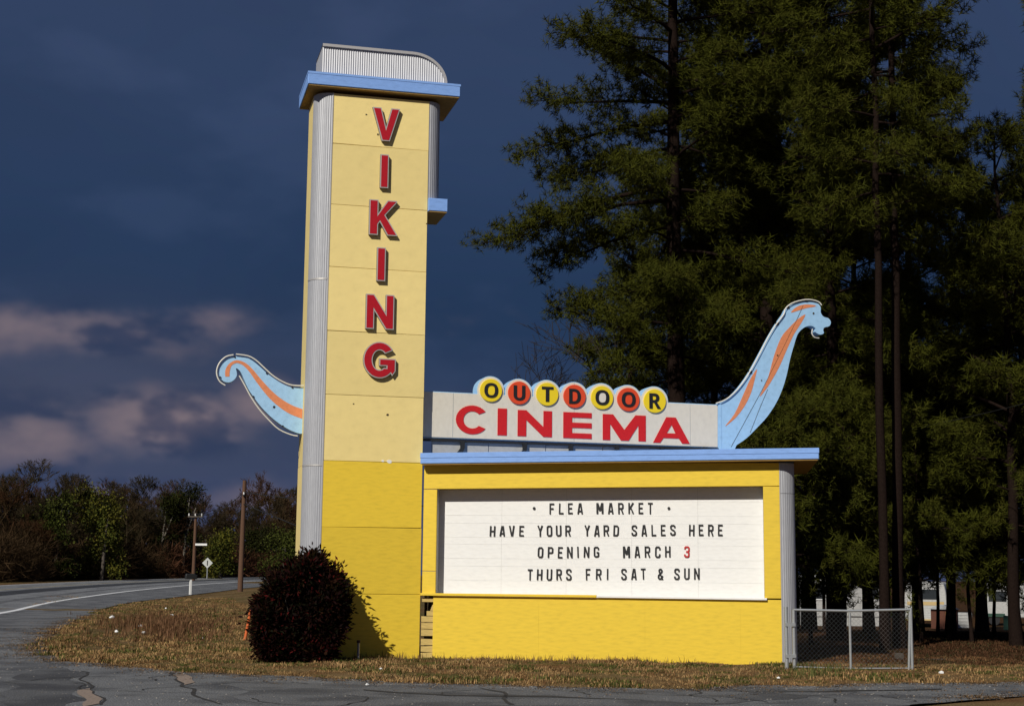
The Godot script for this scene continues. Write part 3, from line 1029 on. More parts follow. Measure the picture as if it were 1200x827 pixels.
	for L in [["V", 437, 127.5, 466.5, 164, 0.27], ["I", 446, 182, 453.6, 219, 0.3], ["K", 433, 235.5, 464, 274.5, 0.27], ["I", 442, 291, 450, 328, 0.3], ["N", 429, 346, 460, 384.5, 0.25], ["G", 426, 401.5, 462, 442, 0.25]]:
		var b := squared(corner_box(fr, L[1], L[2], L[3], L[4], 0.04, z1, 1.2))
		var shape := fit(glyph(L[0], L[5]), b)
		if Geometry2D.is_polygon_clockwise(shape): shape.reverse()
		var big := Geometry2D.offset_polygon(shape, 0.018, Geometry2D.JOIN_MITER)[0]
		var body2 := put(prism(big, z0, z1 - 0.012), "letter", M.letter_side, t)
		put(prism(big, z1 - 0.011, z1), "trim_edge", M.silver, body2)
		put(prism(Geometry2D.offset_polygon(shape, -0.002, Geometry2D.JOIN_MITER)[0], z1 - 0.008, z1 + 0.005), "letter_face", M.red, body2)
		for s in [0.2, 0.8]:
			var c: Vector2 = b[0].lerp(b[2], s)
			put(box_mesh(Vector3(c.x - 0.012, c.y - 0.012, 0.0), Vector3(c.x + 0.012, c.y + 0.012, z0)), "standoff", M.dark_steel, body2)
	# stern scroll on the left, fixed to the tower's side
	build_stern(fr, xl - rad)

func crown_top(x: float, kr: float, kt: float, sr: float) -> float:
	var c := kr - sr * 1.15
	if x <= c: return kt
	var u := clampf((x - c) / (sr * 1.15), 0.0, 1.0)
	return kt - sr + sr * sqrt(1.0 - u * u)

func zoomed(pts: Array, ox: float, oy: float, s: float) -> Array:
	var out := []
	for p in pts: out.append([p[0] / s + ox, p[1] / s + oy])
	return out

func ribbon(spine: PackedVector2Array, widths: Array) -> PackedVector2Array:
	var a := PackedVector2Array()
	var b := PackedVector2Array()
	for i in spine.size():
		var d := (spine[mini(i + 1, spine.size() - 1)] - spine[maxi(i - 1, 0)]).normalized()
		var n := Vector2(-d.y, d.x)
		var w: float = widths[i]
		a.append(spine[i] + n * w)
		b.append(spine[i] - n * w)
	b.reverse()
	a.append_array(b)
	return a

func build_stern(fr: Transform3D, wall_x: float) -> void:
	var z := -0.62
	var t := thing("stern_scroll", "light blue curled stern ornament with orange stripe on the side of the tower", "sign ornament", fr)
	var out := zoomed([[742, 345], [650, 340], [590, 322], [520, 280], [460, 235], [400, 180], [340, 135], [280, 112], [220, 112], [165, 130], [125, 170], [108, 220], [112, 265], [140, 298], [185, 304], [222, 280], [238, 245], [231, 200], [268, 232], [318, 345], [360, 410], [420, 490], [500, 570], [580, 630], [660, 672], [742, 697]], 240, 400, 6.364)
	var raw := loc_list(fr, out, z)
	var poly := PackedVector2Array()
	for q in smooth_line(raw, 4):
		if q.x < wall_x - 0.004: poly.append(q)
	poly.insert(0, Vector2(wall_x + 0.006, poly[0].y))
	poly.append(Vector2(wall_x + 0.006, poly[poly.size() - 1].y))
	pass
	if Geometry2D.triangulate_polygon(poly).is_empty(): print("stern outline crosses itself")
	var body := put(prism(poly, z - 0.16, z), "scroll_panel", M.sky_blue, t)
	var sp := loc_list(fr, zoomed([[742, 545], [650, 512], [560, 457], [480, 386], [400, 292], [340, 214], [290, 168], [235, 150], [190, 172], [168, 215], [166, 262]], 240, 400, 6.364), z)
	var wid := smooth_line(PackedVector2Array([Vector2(34, 0), Vector2(32, 0), Vector2(28, 0), Vector2(24, 0), Vector2(19, 0), Vector2(15, 0), Vector2(12, 0), Vector2(10, 0), Vector2(11, 0), Vector2(16, 0), Vector2(15, 0)]), 4)
	var ws := []
	for w in wid: ws.append(w.x / 6.364 / 60.0)
	var spine := smooth_line(sp, 4)
	var stripe_shape: PackedVector2Array = Geometry2D.intersect_polygons(ribbon(spine, ws), rect(-20, 0, wall_x - 0.002, 20))[0]
	put(prism(stripe_shape, z + 0.0015, z + 0.004), "stripe", M.orange, body)
	# bright tube that follows the outline a little way off, upper run and lower run
	var up := smooth_line(loc_list(fr, zoomed([[740, 330], [690, 330], [630, 322], [560, 290], [500, 250], [440, 195], [380, 140], [320, 108], [230, 95]], 240, 400, 6.364), z + 0.03), 3)
	var lowr := smooth_line(loc_list(fr, zoomed([[212, 100], [160, 112], [115, 150], [90, 200], [88, 250], [110, 300], [150, 328]], 240, 400, 6.364), z + 0.03), 3)
	var under := smooth_line(loc_list(fr, zoomed([[255, 255], [300, 335], [340, 410], [400, 500], [470, 580], [550, 655], [640, 695], [690, 705]], 240, 400, 6.364), z + 0.03), 3)
	for run in [up, lowr, under]:
		var p3 := []
		for q in run: p3.append(Vector3(q.x, q.y, z + 0.03))
		put(tube_mesh(p3, 0.014), "neon_tube", M.trim_tube, t)
	for q in [raw[4], raw[8], raw[12], raw[20], raw[23], raw[1]]:
		put(box_mesh(Vector3(q.x - 0.015, q.y - 0.015, z - 0.02), Vector3(q.x + 0.010, q.y + 0.010, z + 0.024)), "tube_clip", M.dark_steel, t)
	var hole := loc(fr, 240 + 515 / 6.364, 400 + 489 / 6.364, z)
	put(prism(circle(hole, 0.024, 10), z + 0.0015, z + 0.005), "hole", M.black, t)

# ---------------------------------------------------------------- OUTDOOR CINEMA sign and prow
func build_ship_sign() -> void:
	var o := tower_frame * Vector3(tower_right, 0, -0.25)
	var fr := frame(o, 0.29)
	var z := 0.0
	var back := -0.30
	var t := thing("rooftop_sign", "cream rooftop sign with row of lettered discs above wide red capital letters", "sign", fr)
	var base := loc_list(fr, [[499, 512.5], [842, 524.5], [842, 474], [499, 458]])
	base[0].x = 0.012
	base[3].x = 0.012
	var discs := [["O", 575, 457.5, 0], ["U", 608, 460.5, 1], ["T", 641, 462, 0], ["D", 673, 464.5, 1], ["O", 705.2, 466, 0], ["O", 736, 468.2, 1], ["R", 767, 470, 0]]
	var outline := base
	var centres := []
	for d in discs:
		var c := loc(fr, d[1], d[2])
		centres.append(c)
		var r := (loc(fr, d[1] + 16.4, d[2]) - c).length()
		outline = Geometry2D.merge_polygons(outline, circle(c, r, 36))[0]
	put(prism(outline, back, z - 0.011), "cabinet", M.sky_blue, t)
	if Geometry2D.is_polygon_clockwise(outline): outline.reverse()
	var face_outline: PackedVector2Array = Geometry2D.offset_polygon(outline, -0.014)[0]
	var seams := [499.5, 531, 673, 809, 841.5]
	for i in 4:
		var a := loc(fr, seams[i], 480).x + 0.004
		var b := loc(fr, seams[i + 1], 480).x - 0.004
		if i == 0: a = -0.5
		for piece in Geometry2D.intersect_polygons(face_outline, rect(a, -1, b, 12)):
			put(prism(piece, z - 0.010, z), "face_panel", M.cream, t)
	# frame strip at the right end
	var e0 := loc(fr, 842, 524.5)
	var e1 := loc(fr, 842, 474)
	put(box_mesh(Vector3(e0.x + 0.002, e0.y - 0.05, back), Vector3(e0.x + 0.07, e1.y + 0.02, z + 0.01)), "end_frame", M.sky_blue, t)
	for i in discs.size():
		var c: Vector2 = centres[i]
		var r := (loc(fr, discs[i][1] + 13.0, discs[i][2]) - c).length()
		var d := put(prism(circle(c, r, 36), z + 0.001, z + 0.035, 0.006), "disc", M.disc_red if discs[i][3] else M.disc_yellow, t)
		d.set_meta("label", "%s disc with black letter %s" % ["red" if discs[i][3] else "yellow", discs[i][0]])
		if i == 4:
			put(prism(circle(c, r * 0.42, 24), z + 0.0355, z + 0.038), "letter_centre", M.cream, d)
		var hw: float = r * (0.62 if discs[i][0] == "O" else 0.52)
		var hh: float = r * 0.64
		put_glyph(discs[i][0], M.black, d, [c + Vector2(-hw, -hh), c + Vector2(hw, -hh), c + Vector2(hw, hh), c + Vector2(-hw, hh)], z + 0.036, 0.012)
	for L in [["C", 534, 475, 572.5, 508.8, 0.27], ["I", 583, 478.6, 593.8, 510, 0.3], ["N", 606.5, 481, 646.7, 511.5, 0.25], ["E", 660, 483.3, 693.3, 513.6, 0.31], ["M", 706.3, 486, 756.7, 516.2, 0.17], ["A", 765.3, 489, 808.3, 519.2, 0.2]]:
		var b := corner_box(fr, L[1], L[2], L[3], L[4], 0.040, z)
		put(prism(fit(glyph(L[0], L[5]), squared(b)), z + 0.001, z + 0.012), "letter", M.sign_red, t)
	# dark rail and struts under the sign, pale boards behind
	var r0 := loc(fr, 499, 515.5)
	var r1 := loc(fr, 842, 526.5)
	var rail := PackedVector2Array([Vector2(0.012, r0.y - 0.02), Vector2(r1.x, r1.y - 0.02), Vector2(r1.x, r1.y + 0.02), Vector2(0.012, r0.y + 0.02)])
	put(prism(rail, -0.02, 0.03), "bottom_rail", M.dark_steel, t)
	var roof_y := 3.80
	for s in [[541, 518], [614, 520], [668, 522], [722, 523], [775, 525], [825, 526]]:
		var c := loc(fr, s[0], s[1])
		var st := start()
		extrude(st, PackedVector2Array([Vector2(c.x - 0.03, c.y + 0.03), Vector2(c.x + 0.05, c.y + 0.03), Vector2(c.x + 0.05, c.y - 0.10), Vector2(c.x - 0.02, roof_y), Vector2(c.x - 0.16, roof_y), Vector2(c.x - 0.03, c.y - 0.12)]), 0.0, 0.05)
		put(st.commit(), "strut", M.dark_steel, t)
	for i in 5:
		var a := loc(fr, 506 + i * 67, 517 + i * 2.2, -0.03)
		var b := loc(fr, 572 + i * 67, 519.2 + i * 2.2, -0.03)
		put(prism(PackedVector2Array([Vector2(a.x, roof_y), Vector2(b.x, roof_y), Vector2(b.x, b.y), Vector2(a.x, a.y + rng.randf_range(-0.02, 0.02))]), -0.055, -0.03), "skirt_board", M.skirt, t)
	build_prow(fr, roof_y)

func build_prow(fr: Transform3D, roof_y: float) -> void:
	var z := 0.0
	var t := thing("prow_figure", "light blue dragon head prow with orange flashes at the end of the cream sign", "sign ornament", fr)
	var outline := [[98, 790], [98, 552], [150, 520], [200, 470], [250, 400], [300, 310], [345, 225], [380, 165], [415, 115], [432, 85], [470, 62], [520, 53], [565, 59], [587, 80], [588, 108], [602, 128], [626, 136], [637, 155], [629, 174], [606, 180], [600, 194], [603, 208], [585, 215], [561, 202], [563, 186], [545, 173], [520, 175], [495, 190], [475, 215], [460, 260], [440, 330], [425, 400], [405, 470], [375, 540], [330, 610], [280, 665], [230, 715], [180, 750], [130, 790]]
	var raw := loc_list(fr, zoomed(outline, 820, 340, 4.135), z)
	raw[0].y = roof_y
	raw[raw.size() - 1].y = roof_y
	var mid := smooth_line(raw.slice(1, raw.size() - 1), 3)
	var poly := PackedVector2Array([raw[0]])
	poly.append_array(mid)
	poly.append(raw[raw.size() - 1])
	var body := put(prism(poly, z - 0.20, z), "figure_panel", M.sky_blue, t)
	for s in [[[125, 657], [170, 598], [210, 510], [245, 432], [278, 382], [270, 420], [252, 490], [222, 555], [182, 610], [150, 640]], [[292, 512], [330, 430], [360, 320], [395, 230], [430, 186], [480, 137], [513, 118], [492, 160], [457, 215], [422, 290], [387, 370], [342, 450], [308, 498]], [[443, 108], [470, 81], [510, 69], [556, 72], [560, 79], [520, 86], [480, 98]]]:
		put(prism(smooth_line(loc_list(fr, zoomed(s, 820, 340, 4.135), z), 3, true), z + 0.0015, z + 0.004), "flash", M.orange, body)
	for s in [[[152, 760], [300, 488], [400, 290], [468, 150], [503, 72]], [[245, 690], [290, 575], [330, 480]]]:
		var a := loc_list(fr, zoomed(s, 820, 340, 4.135), z)
		var ws := []
		for k in a: ws.append(0.0035)
		put(prism(ribbon(a, ws), z + 0.0045, z + 0.006), "sheet_seam", M.core, body)
	for h in [[552, 112, 0.022], [300, 437, 0.014], [378, 316, 0.018]]:
		put(prism(circle(loc(fr, 820 + h[0] / 4.135, 340 + h[1] / 4.135, z), h[2], 10), z + 0.0065, z + 0.009), "spot", M.core, body)
	var run := smooth_line(loc_list(fr, zoomed([[80, 548], [130, 528], [185, 480], [238, 405], [288, 315], [332, 230], [370, 168], [408, 118], [415, 92], [440, 68], [480, 52], [530, 45], [575, 55], [592, 72]], 820, 340, 4.135), z + 0.03), 3)
	var p3 := []
	for q in run: p3.append(Vector3(q.x, q.y, z + 0.03))
	put(tube_mesh(p3, 0.014), "neon_tube", M.trim_tube, t)
	var run2 := smooth_line(loc_list(fr, zoomed([[548, 188], [545, 210], [558, 228], [580, 232]], 820, 340, 4.135), z + 0.03), 3)
	p3 = []
	for q in run2: p3.append(Vector3(q.x, q.y, z + 0.03))
	put(tube_mesh(p3, 0.012), "neon_tube", M.trim_tube, t)
	for k in [4, 7, 9, 11]:
		var q := raw[k]
		put(box_mesh(Vector3(q.x - 0.05, q.y - 0.01, z - 0.02), Vector3(q.x + 0.01, q.y + 0.04, z + 0.022)), "tube_clip", M.dark_steel, t)

# ---------------------------------------------------------------- the marquee
func build_marquee() -> void:
	var fr := frame(tower_frame * Vector3(tower_right, 0, 0.0) , -0.14)
	fr.origin.y = 0.0
	var t := thing("marquee", "low yellow marquee building with blue roof slab and white changeable letter board", "marquee", fr)
	var x0 := 0.03
	var x1 := loc(fr, 915, 650).x
	var jl := loc(fr, 511, 640).x
	var jr := loc(fr, 895.5, 640).x
	var head_l := loc(fr, 511, 573).y
	var head_r := loc(fr, 895, 569.5).y
	var sill := loc(fr, 700, 699).y
	var top := loc(fr, 700, 543.5).y + 0.02
	var thick := 0.05
	var lowx := loc(fr, 507, 740).x
	# front: head beam, jambs, apron panels
	put(prism(PackedVector2Array([Vector2(x0, head_l), Vector2(x1, head_r + 0.004), Vector2(x1, top), Vector2(x0, top)]), -thick, 0.0, 0.006), "head_beam", M.yellow_0, t)
	var jy := loc(fr, 503, 669).y
	put(prism(rect(x0, sill, jl, jy - 0.004), -thick, -0.004, 0.005), "jamb_panel", M.yellow_2, t)
	put(prism(rect(x0, jy + 0.004, jl, head_l - 0.008), -thick, -0.001, 0.005), "jamb_panel", M.yellow_2, t)
	put(prism(rect(jr, sill + 0.004, x1, head_r - 0.006), -thick, -0.002, 0.005), "jamb_panel", M.yellow_1, t)
	var cuts := [lowx, loc(fr, 631, 740).x, loc(fr, 756, 740).x, loc(fr, 868, 740).x, x1]
	for i in 4:
		put(prism(rect(cuts[i] + 0.0005, -0.10 if i else 0.03, cuts[i + 1] - 0.0005, sill - 0.02), -thick, [0.001, 0.0, 0.001, 0.0][i]), "apron_panel", M.yellow_0, t)
	put(prism(rect(cuts[0] + 0.01, 0.0, cuts[4] - 0.01, 0.02), -0.04, -0.012), "base_sill", M.core, t)
	# sill strip in two lengths, the right one a little bent
	var sm := loc(fr, 700, 699).x
	put(prism(rect(x0 - 0.02, sill - 0.018, sm - 0.01, sill + 0.03), 0.006, 0.06, 0.006), "sill_strip", M.yellow_2, t)
	put(prism(PackedVector2Array([Vector2(sm, sill - 0.018), Vector2(jr + 0.04, sill - 0.030), Vector2(jr + 0.04, sill + 0.010), Vector2(sm, sill + 0.024)]), 0.006, 0.055, 0.006), "sill_strip", M.white_board, t)
	# broken strip at the foot of the left jamb: bare lath with gaps
	var by := [0.02, 0.14, 0.26, 0.385, 0.43, 0.56, 0.68, 0.80, 0.90, 0.985]
	for k in by.size() - 1:
		if k == 3: continue
		var w := 0.0
		var skew := rng.randf_range(-0.01, 0.01)
		var lx := x0 - 0.01
		if k == 7: lx += 0.10
		var rx := lowx - 0.002
		var p := PackedVector2Array([Vector2(lx, by[k] + 0.006), Vector2(rx, by[k] + 0.006 + skew), Vector2(rx, by[k + 1] - 0.006), Vector2(lx, by[k + 1] - 0.006 + skew)])
		if k == 8:
			p = PackedVector2Array([Vector2(rx - 0.06, by[k] + 0.0), Vector2(rx, by[k]), Vector2(rx, by[k + 1] + 0.03), Vector2(rx - 0.02, by[k + 1] + 0.02)])
		put(prism(p, -0.06, -0.03, 0.003), "lath", M.old_board, t)
	put(prism(rect(x0, sill - 0.135, lowx - 0.003, sill - 0.06), -0.06, -0.025, 0.003), "lath", M.old_board, t)
	put(box_mesh(Vector3(x0, -0.1, -0.30), Vector3(lowx + 0.2, sill, -0.26)), "backing", M.core, t)
	# reveal and the letter board set back in it
	var rec := -0.30
	put(box_mesh(Vector3(jl - 0.02, sill, rec), Vector3(jl - 0.001, head_l - 0.001, -thick)), "reveal", M.jamb, t)
	put(box_mesh(Vector3(jr + 0.001, sill, rec), Vector3(jr + 0.02, head_r, -thick)), "reveal", M.jamb, t)
	put(prism(PackedVector2Array([Vector2(jl, head_l + 0.002), Vector2(jr, head_r + 0.002), Vector2(jr, head_r + 0.03), Vector2(jl, head_l + 0.03)]), rec, -thick), "reveal", M.soffit, t)
	put(box_mesh(Vector3(jl, sill - 0.04, rec), Vector3(jr, sill - 0.021, -thick)), "reveal", M.jamb, t)
	var bw := (jr - jl + 0.06) / 5.0
	var board := put(box_mesh(Vector3(jl - 0.03, sill - 0.02, rec - 0.04), Vector3(jr + 0.03, head_l + 0.1, rec - 0.012)), "letter_board", M.jamb, t)
	for k in 5:
		put(prism(rect(jl - 0.03 + bw * k + 0.0012, sill - 0.02, jl - 0.03 + bw * (k + 1) - 0.0012, head_l + 0.09), rec - 0.011, rec + rng.randf_range(-0.002, 0.001)), "board_sheet", M.white_board, board)
	var rows := [[589.3, 602.2], [615.3, 628.0], [640.3, 653.3], [666.3, 679.4]]
	for r in rows:
		for s in [-2.2, 1.8]:
			var y := loc(fr, 700, (r[0] if s < 0 else r[1]) + s, rec).y
			put(box_mesh(Vector3(jl, y - 0.003, rec + 0.0012), Vector3(jr, y + 0.003, rec + 0.0019)), "rail", M.white_board, board)
	# the message
	var words := [[0, "FLEA", 644, 683.2], [0, "MARKET", 699.2, 765], [1, "HAVE", 573.8, 614], [1, "YOUR", 630, 669], [1, "YARD", 685, 725.2], [1, "SALES", 740, 792], [1, "HERE", 807.4, 847], [2, "OPENING", 630, 702.4], [2, "MARCH", 730.4, 786], [2, "3", 801.6, 808.3], [3, "THURS", 618.4, 670], [3, "FRI", 686.8, 713.2], [3, "SAT", 728, 757], [3, "&", 770.8, 777.4], [3, "SUN", 790, 820]]
	var lines := []
	for k in 4:
		var ln := Node3D.new()
		ln.name = "message_line"
		t.add_child(ln, true)
		lines.append(ln)
	for w in words:
		var wd: String = w[1]
		var widths := []
		var sum := 0.0
		for ch in wd:
			var cw := 6.5
			if ch == "I": cw = 2.3
			elif ch == "M": cw = 8.0
			elif ch in "LTEF": cw = 5.6
			widths.append(cw)
			sum += cw
		var gap: float = (w[3] - w[2] - sum) / maxi(1, wd.length() - 1)
		var x: float = w[2]
		for i in wd.length():
			var y0: float = rows[w[0]][0] - (x - 700.0) * 0.006
			var y1: float = rows[w[0]][1] - (x - 700.0) * 0.004 + (rng.randf_range(-0.4, 0.4))
			var b := [loc(fr, x, y1, rec), loc(fr, x + widths[i], y1, rec), loc(fr, x + widths[i], y0, rec), loc(fr, x, y0, rec)]
			var sq := squared(b)
			var wx: float = sq[1].x - sq[0].x
			var x_at: float = sq[0].x
			if wd[i] == "I":
				wx *= 2.6
				x_at -= wx * 0.5 - (sq[1].x - sq[0].x) * 0.5
			put(block_letter(wd[i]), "letter", M.board_red if wd == "3" else M.black, lines[w[0]], Transform3D(Basis(Vector3.BACK, rng.randf_range(-0.035, 0.035)) * Basis(Vector3(wx, 0, 0), Vector3(0, (sq[2].y - sq[0].y) * 0.5, 0), Vector3(0, 0, 0.010)), Vector3(x_at, sq[0].y, rec + 0.008)))
			x += widths[i] + gap
	for px in [626, 784]:
		var c := loc(fr, px, 595.5, rec)
		put(prism(circle(c, 0.028, 8), rec + 0.008, rec + 0.018), "dot", M.black, lines[0])
	# right end: fluted metal round the corner, then the side wall
	var rad := 0.27
	var path := PackedVector2Array()
	for k in 13:
		var a := PI * 0.5 * k / 12.0
		path.append(Vector2(x1 + 0.012 + rad * sin(a), -rad + rad * cos(a) - 0.004))
	path.reverse()
	var seam := loc(fr, 924, 578).y
	put(corrugated(path, -0.1, seam - 0.004, 0.042, -0.0045), "metal_corner", M.metal, t)
	put(corrugated(path, seam + 0.004, top, 0.042, -0.0045), "metal_corner", M.metal, t)
	put(box_mesh(Vector3(x1 + 0.001, -0.1, -0.03), Vector3(x1 + 0.012, top, 0.004)), "corner_bead", M.metal_trim, t)
	var deep := 3.4
	put(box_mesh(Vector3(x1 + rad - 0.03, -0.1, -deep), Vector3(x1 + rad + 0.01, top, -rad - 0.006)), "side_wall", M.pale_0, t)
	put(box_mesh(Vector3(0.4, -0.1, -deep), Vector3(x1 + rad - 0.031, top, -deep + 0.05)), "back_wall", M.pale_1, t)
	# roof slab
	var over := 0.23
	var sl := loc(fr, 492.5, 538, over).x
	var sr := loc(fr, 960, 532, over).x
	var y_tl := loc(fr, 493, 531, over).y
	var y_tr := loc(fr, 960, 525, over).y
	var y_bl := loc(fr, 493, 544.5, over).y
	var y_br := loc(fr, 960, 539, over).y
	var slab := put(prism(PackedVector2Array([Vector2(sl, y_bl + 0.02), Vector2(sr, y_br + 0.02), Vector2(sr, y_tr), Vector2(sl, y_tl)]), over - 0.5, over, 0.01), "roof_slab", M.blue, t)
	put(prism(PackedVector2Array([Vector2(0.35, y_bl + 0.02), Vector2(sr, y_br + 0.02), Vector2(sr, y_tr), Vector2(0.35, y_tl)]), -deep - 0.2, over - 0.501), "roof_deck", M.blue, t)
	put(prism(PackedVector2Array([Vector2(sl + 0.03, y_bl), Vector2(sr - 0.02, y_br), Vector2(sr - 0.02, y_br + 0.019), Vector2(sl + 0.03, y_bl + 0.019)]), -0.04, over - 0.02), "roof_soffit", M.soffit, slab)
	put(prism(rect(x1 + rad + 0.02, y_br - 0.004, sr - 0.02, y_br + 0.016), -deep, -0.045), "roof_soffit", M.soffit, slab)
	put(prism(PackedVector2Array([Vector2(sl - 0.004, y_tl - 0.09), Vector2(sr + 0.006, y_tr - 0.09), Vector2(sr + 0.006, y_tr + 0.006), Vector2(sl - 0.004, y_tl + 0.006)]), over - 0.01, over + 0.008, 0.004), "drip_edge", M.blue, slab)

# ---------------------------------------------------------------- chain link gate
func build_fence() -> void:
	var a := ground_at(924, 786)
	var b := ground_at(1067, 787)
	var t0 := -(b.z - a.z) / (b.x - a.x)
	var fr := frame(a, t0)
	var t := thing("chain_link_gate", "low galvanised chain link gate between the marquee and the pines", "gate", fr)
	var xs := []
	for px in [922.0, 931.0, 997.0, 1064.5, 1069.0]:
		xs.append(loc(fr, px, 760).x)
	var h := loc(fr, 997, 715).y
	var hr := loc(fr, 1068, 714).y
	var tops := [h + 0.05, h - 0.0, h - 0.04, h - 0.02, hr + 0.03]
	for i in 5:
		var lean := 0.05 if i == 3 else 0.0
		put(tube_mesh([Vector3(xs[i], -0.1, 0), Vector3(xs[i] + lean, tops[i], 0)], [0.036, 0.030, 0.022, 0.022, 0.026][i], 8), "post", M.galvanised, t)
	put(tube_mesh([Vector3(xs[1], h, 0), Vector3(xs[2], h - 0.01, 0), Vector3(xs[4], hr, 0)], 0.021, 8), "top_rail", M.galvanised, t)
	put(tube_mesh([Vector3(xs[1], 0.07, 0), Vector3(xs[2], 0.05, 0), Vector3(xs[4], 0.06, 0)], 0.012, 6), "bottom_wire", M.galvanised, t)
	for y in [0.25, h - 0.25]:
		put(box_mesh(Vector3(xs[0] - 0.02, y - 0.03, -0.05), Vector3(xs[1] + 0.02, y + 0.03, 0.05)), "hinge", M.galvanised, t)
	var st := start()
	var x0: float = xs[1]
	var x1: float = xs[4]
	var y0 := 0.06
	var y1 := h - 0.02
	var step := 0.078
	var c := x0 - (y1 - y0)
	while c < x1:
		for s in 2:
			# rising line from (c, y0) to (c + H, y1), mirrored for the second set; wire bowed out of plane by its weave
			var p := Vector2(c, y0)
			var q := Vector2(c + (y1 - y0), y1)
			if p.x < x0: p = Vector2(x0, y0 + (x0 - c))
			if q.x > x1: q = Vector2(x1, y1 - (q.x - x1))
			if q.y - p.y > 0.02:
				var z := 0.003 if s == 0 else -0.003
				var pa := Vector3(p.x, p.y, z) if s == 0 else Vector3(p.x, y0 + y1 - p.y, z)
				var qa := Vector3(q.x, q.y, z) if s == 0 else Vector3(q.x, y0 + y1 - q.y, z)
				tube(st, [pa, qa], [0.0016, 0.0016], 3, false)
		c += step
	var net := put(st.commit(), "wire_mesh", plain(lin(0.14, 0.145, 0.15), 0.6, 0.3), t)
	net.set_meta("kind", "stuff")
	# boards lying on the needles by the gate's end
	var bo := thing("timber_plank", "weathered plank lying on the ground behind the end of the chain link gate", "plank", Transform3D(Basis(Vector3.UP, 0.25), ground_at(1075, 775)))
	put(box_mesh(Vector3(-0.4, 0.0, -0.06), Vector3(0.9, 0.05, 0.06)), "board", M.grey_bark, bo)
	put(box_mesh(Vector3(-0.42, 0.05, -0.10), Vector3(-0.30, 0.16, 0.04)), "block", M.grey_bark, bo)

# ---------------------------------------------------------------- trees
func needle_tuft(seed_: int, count: int, length: float, width: float, c: Color) -> ArrayMesh:
	var r := RandomNumberGenerator.new()
	r.seed = seed_
	var st := start()
	st.set_color(c)
	for k in count:
		var up := r.randf_range(-0.15, 1.0)
		var a := r.randf() * TAU
		var s := sqrt(maxf(0.0, 1.0 - up * up))
		var d := Vector3(s * cos(a), up, s * sin(a)).normalized()
		var o := Vector3(0, r.randf_range(-0.12, 0.05), 0)
		var l := length * r.randf_range(0.7, 1.1)
		var side := d.cross(Vector3(r.randf() - 0.5, r.randf() - 0.5, r.randf() - 0.5).normalized()).normalized() * width
		var n := side.cross(d).normalized()
		var tip := o + d * l + Vector3(0, -0.10 * l, 0)
		tri(st, o - side, o + side, tip, n)
	return st.commit()

func leaf_cluster(seed_: int, count: int, spread: float, length: float, width: float, c := Color.WHITE) -> ArrayMesh:
	var r := RandomNumberGenerator.new()
	r.seed = seed_
	var st := start()
	st.set_color(c)
	for k in count:
		var o := Vector3(r.randfn(), r.randfn(), r.randfn()) * spread * 0.45
		var d := (o.normalized() + Vector3(r.randf() - 0.5, r.randf() - 0.2, r.randf() - 0.5) * 1.2).normalized()
		var side := d.cross(Vector3(r.randf() - 0.5, r.randf() - 0.5, r.randf() - 0.5).normalized()).normalized()
		var n := side.cross(d).normalized()
		var m := o + d * length * 0.45
		var tip := o + d * length
		tri(st, o, m + side * width, m - side * width, n)
		tri(st, tip, m + side * width, m - side * width, (n + d * 0.25).normalized())
	return st.commit()

func bake(meshes: Array, m: Material, spots: Array, which: Array, called: String, parent: Node) -> MeshInstance3D:
	var st := start()
	for i in spots.size():
		st.append_from(meshes[which[i]], 0, spots[i])
	return put(st.commit(), called, m, parent)

func scatter(mesh: Mesh, m: Material, spots: Array, cols: Array, called: String, parent: Node) -> MultiMeshInstance3D:
	var mm := MultiMesh.new()
	mm.transform_format = MultiMesh.TRANSFORM_3D
	mm.use_colors = true
	mm.mesh = mesh
	mm.instance_count = spots.size()
	for i in spots.size():
		mm.set_instance_transform(i, spots[i])
		mm.set_instance_color(i, cols[i])
	var o := MultiMeshInstance3D.new()
	o.multimesh = mm
	o.material_override = m
	if parent == null:
		o.name = numbered(called)
		add_child(o)
	else:
		o.name = called
		parent.add_child(o, true)
	return o

func aim(d: Vector3, at: Vector3, s: float, twist: float) -> Transform3D:
	var y := d.normalized()
	var x := y.cross(Vector3(0.3, 0.1, 0.95) if absf(y.z) < 0.85 else Vector3.RIGHT).normalized()
	var b := Basis(x, y, x.cross(y)).rotated(y, twist)
	return Transform3D(b.scaled(Vector3(s, s, s)), at)

var tufts := []
var stick: ArrayMesh
var tuft_count := 0

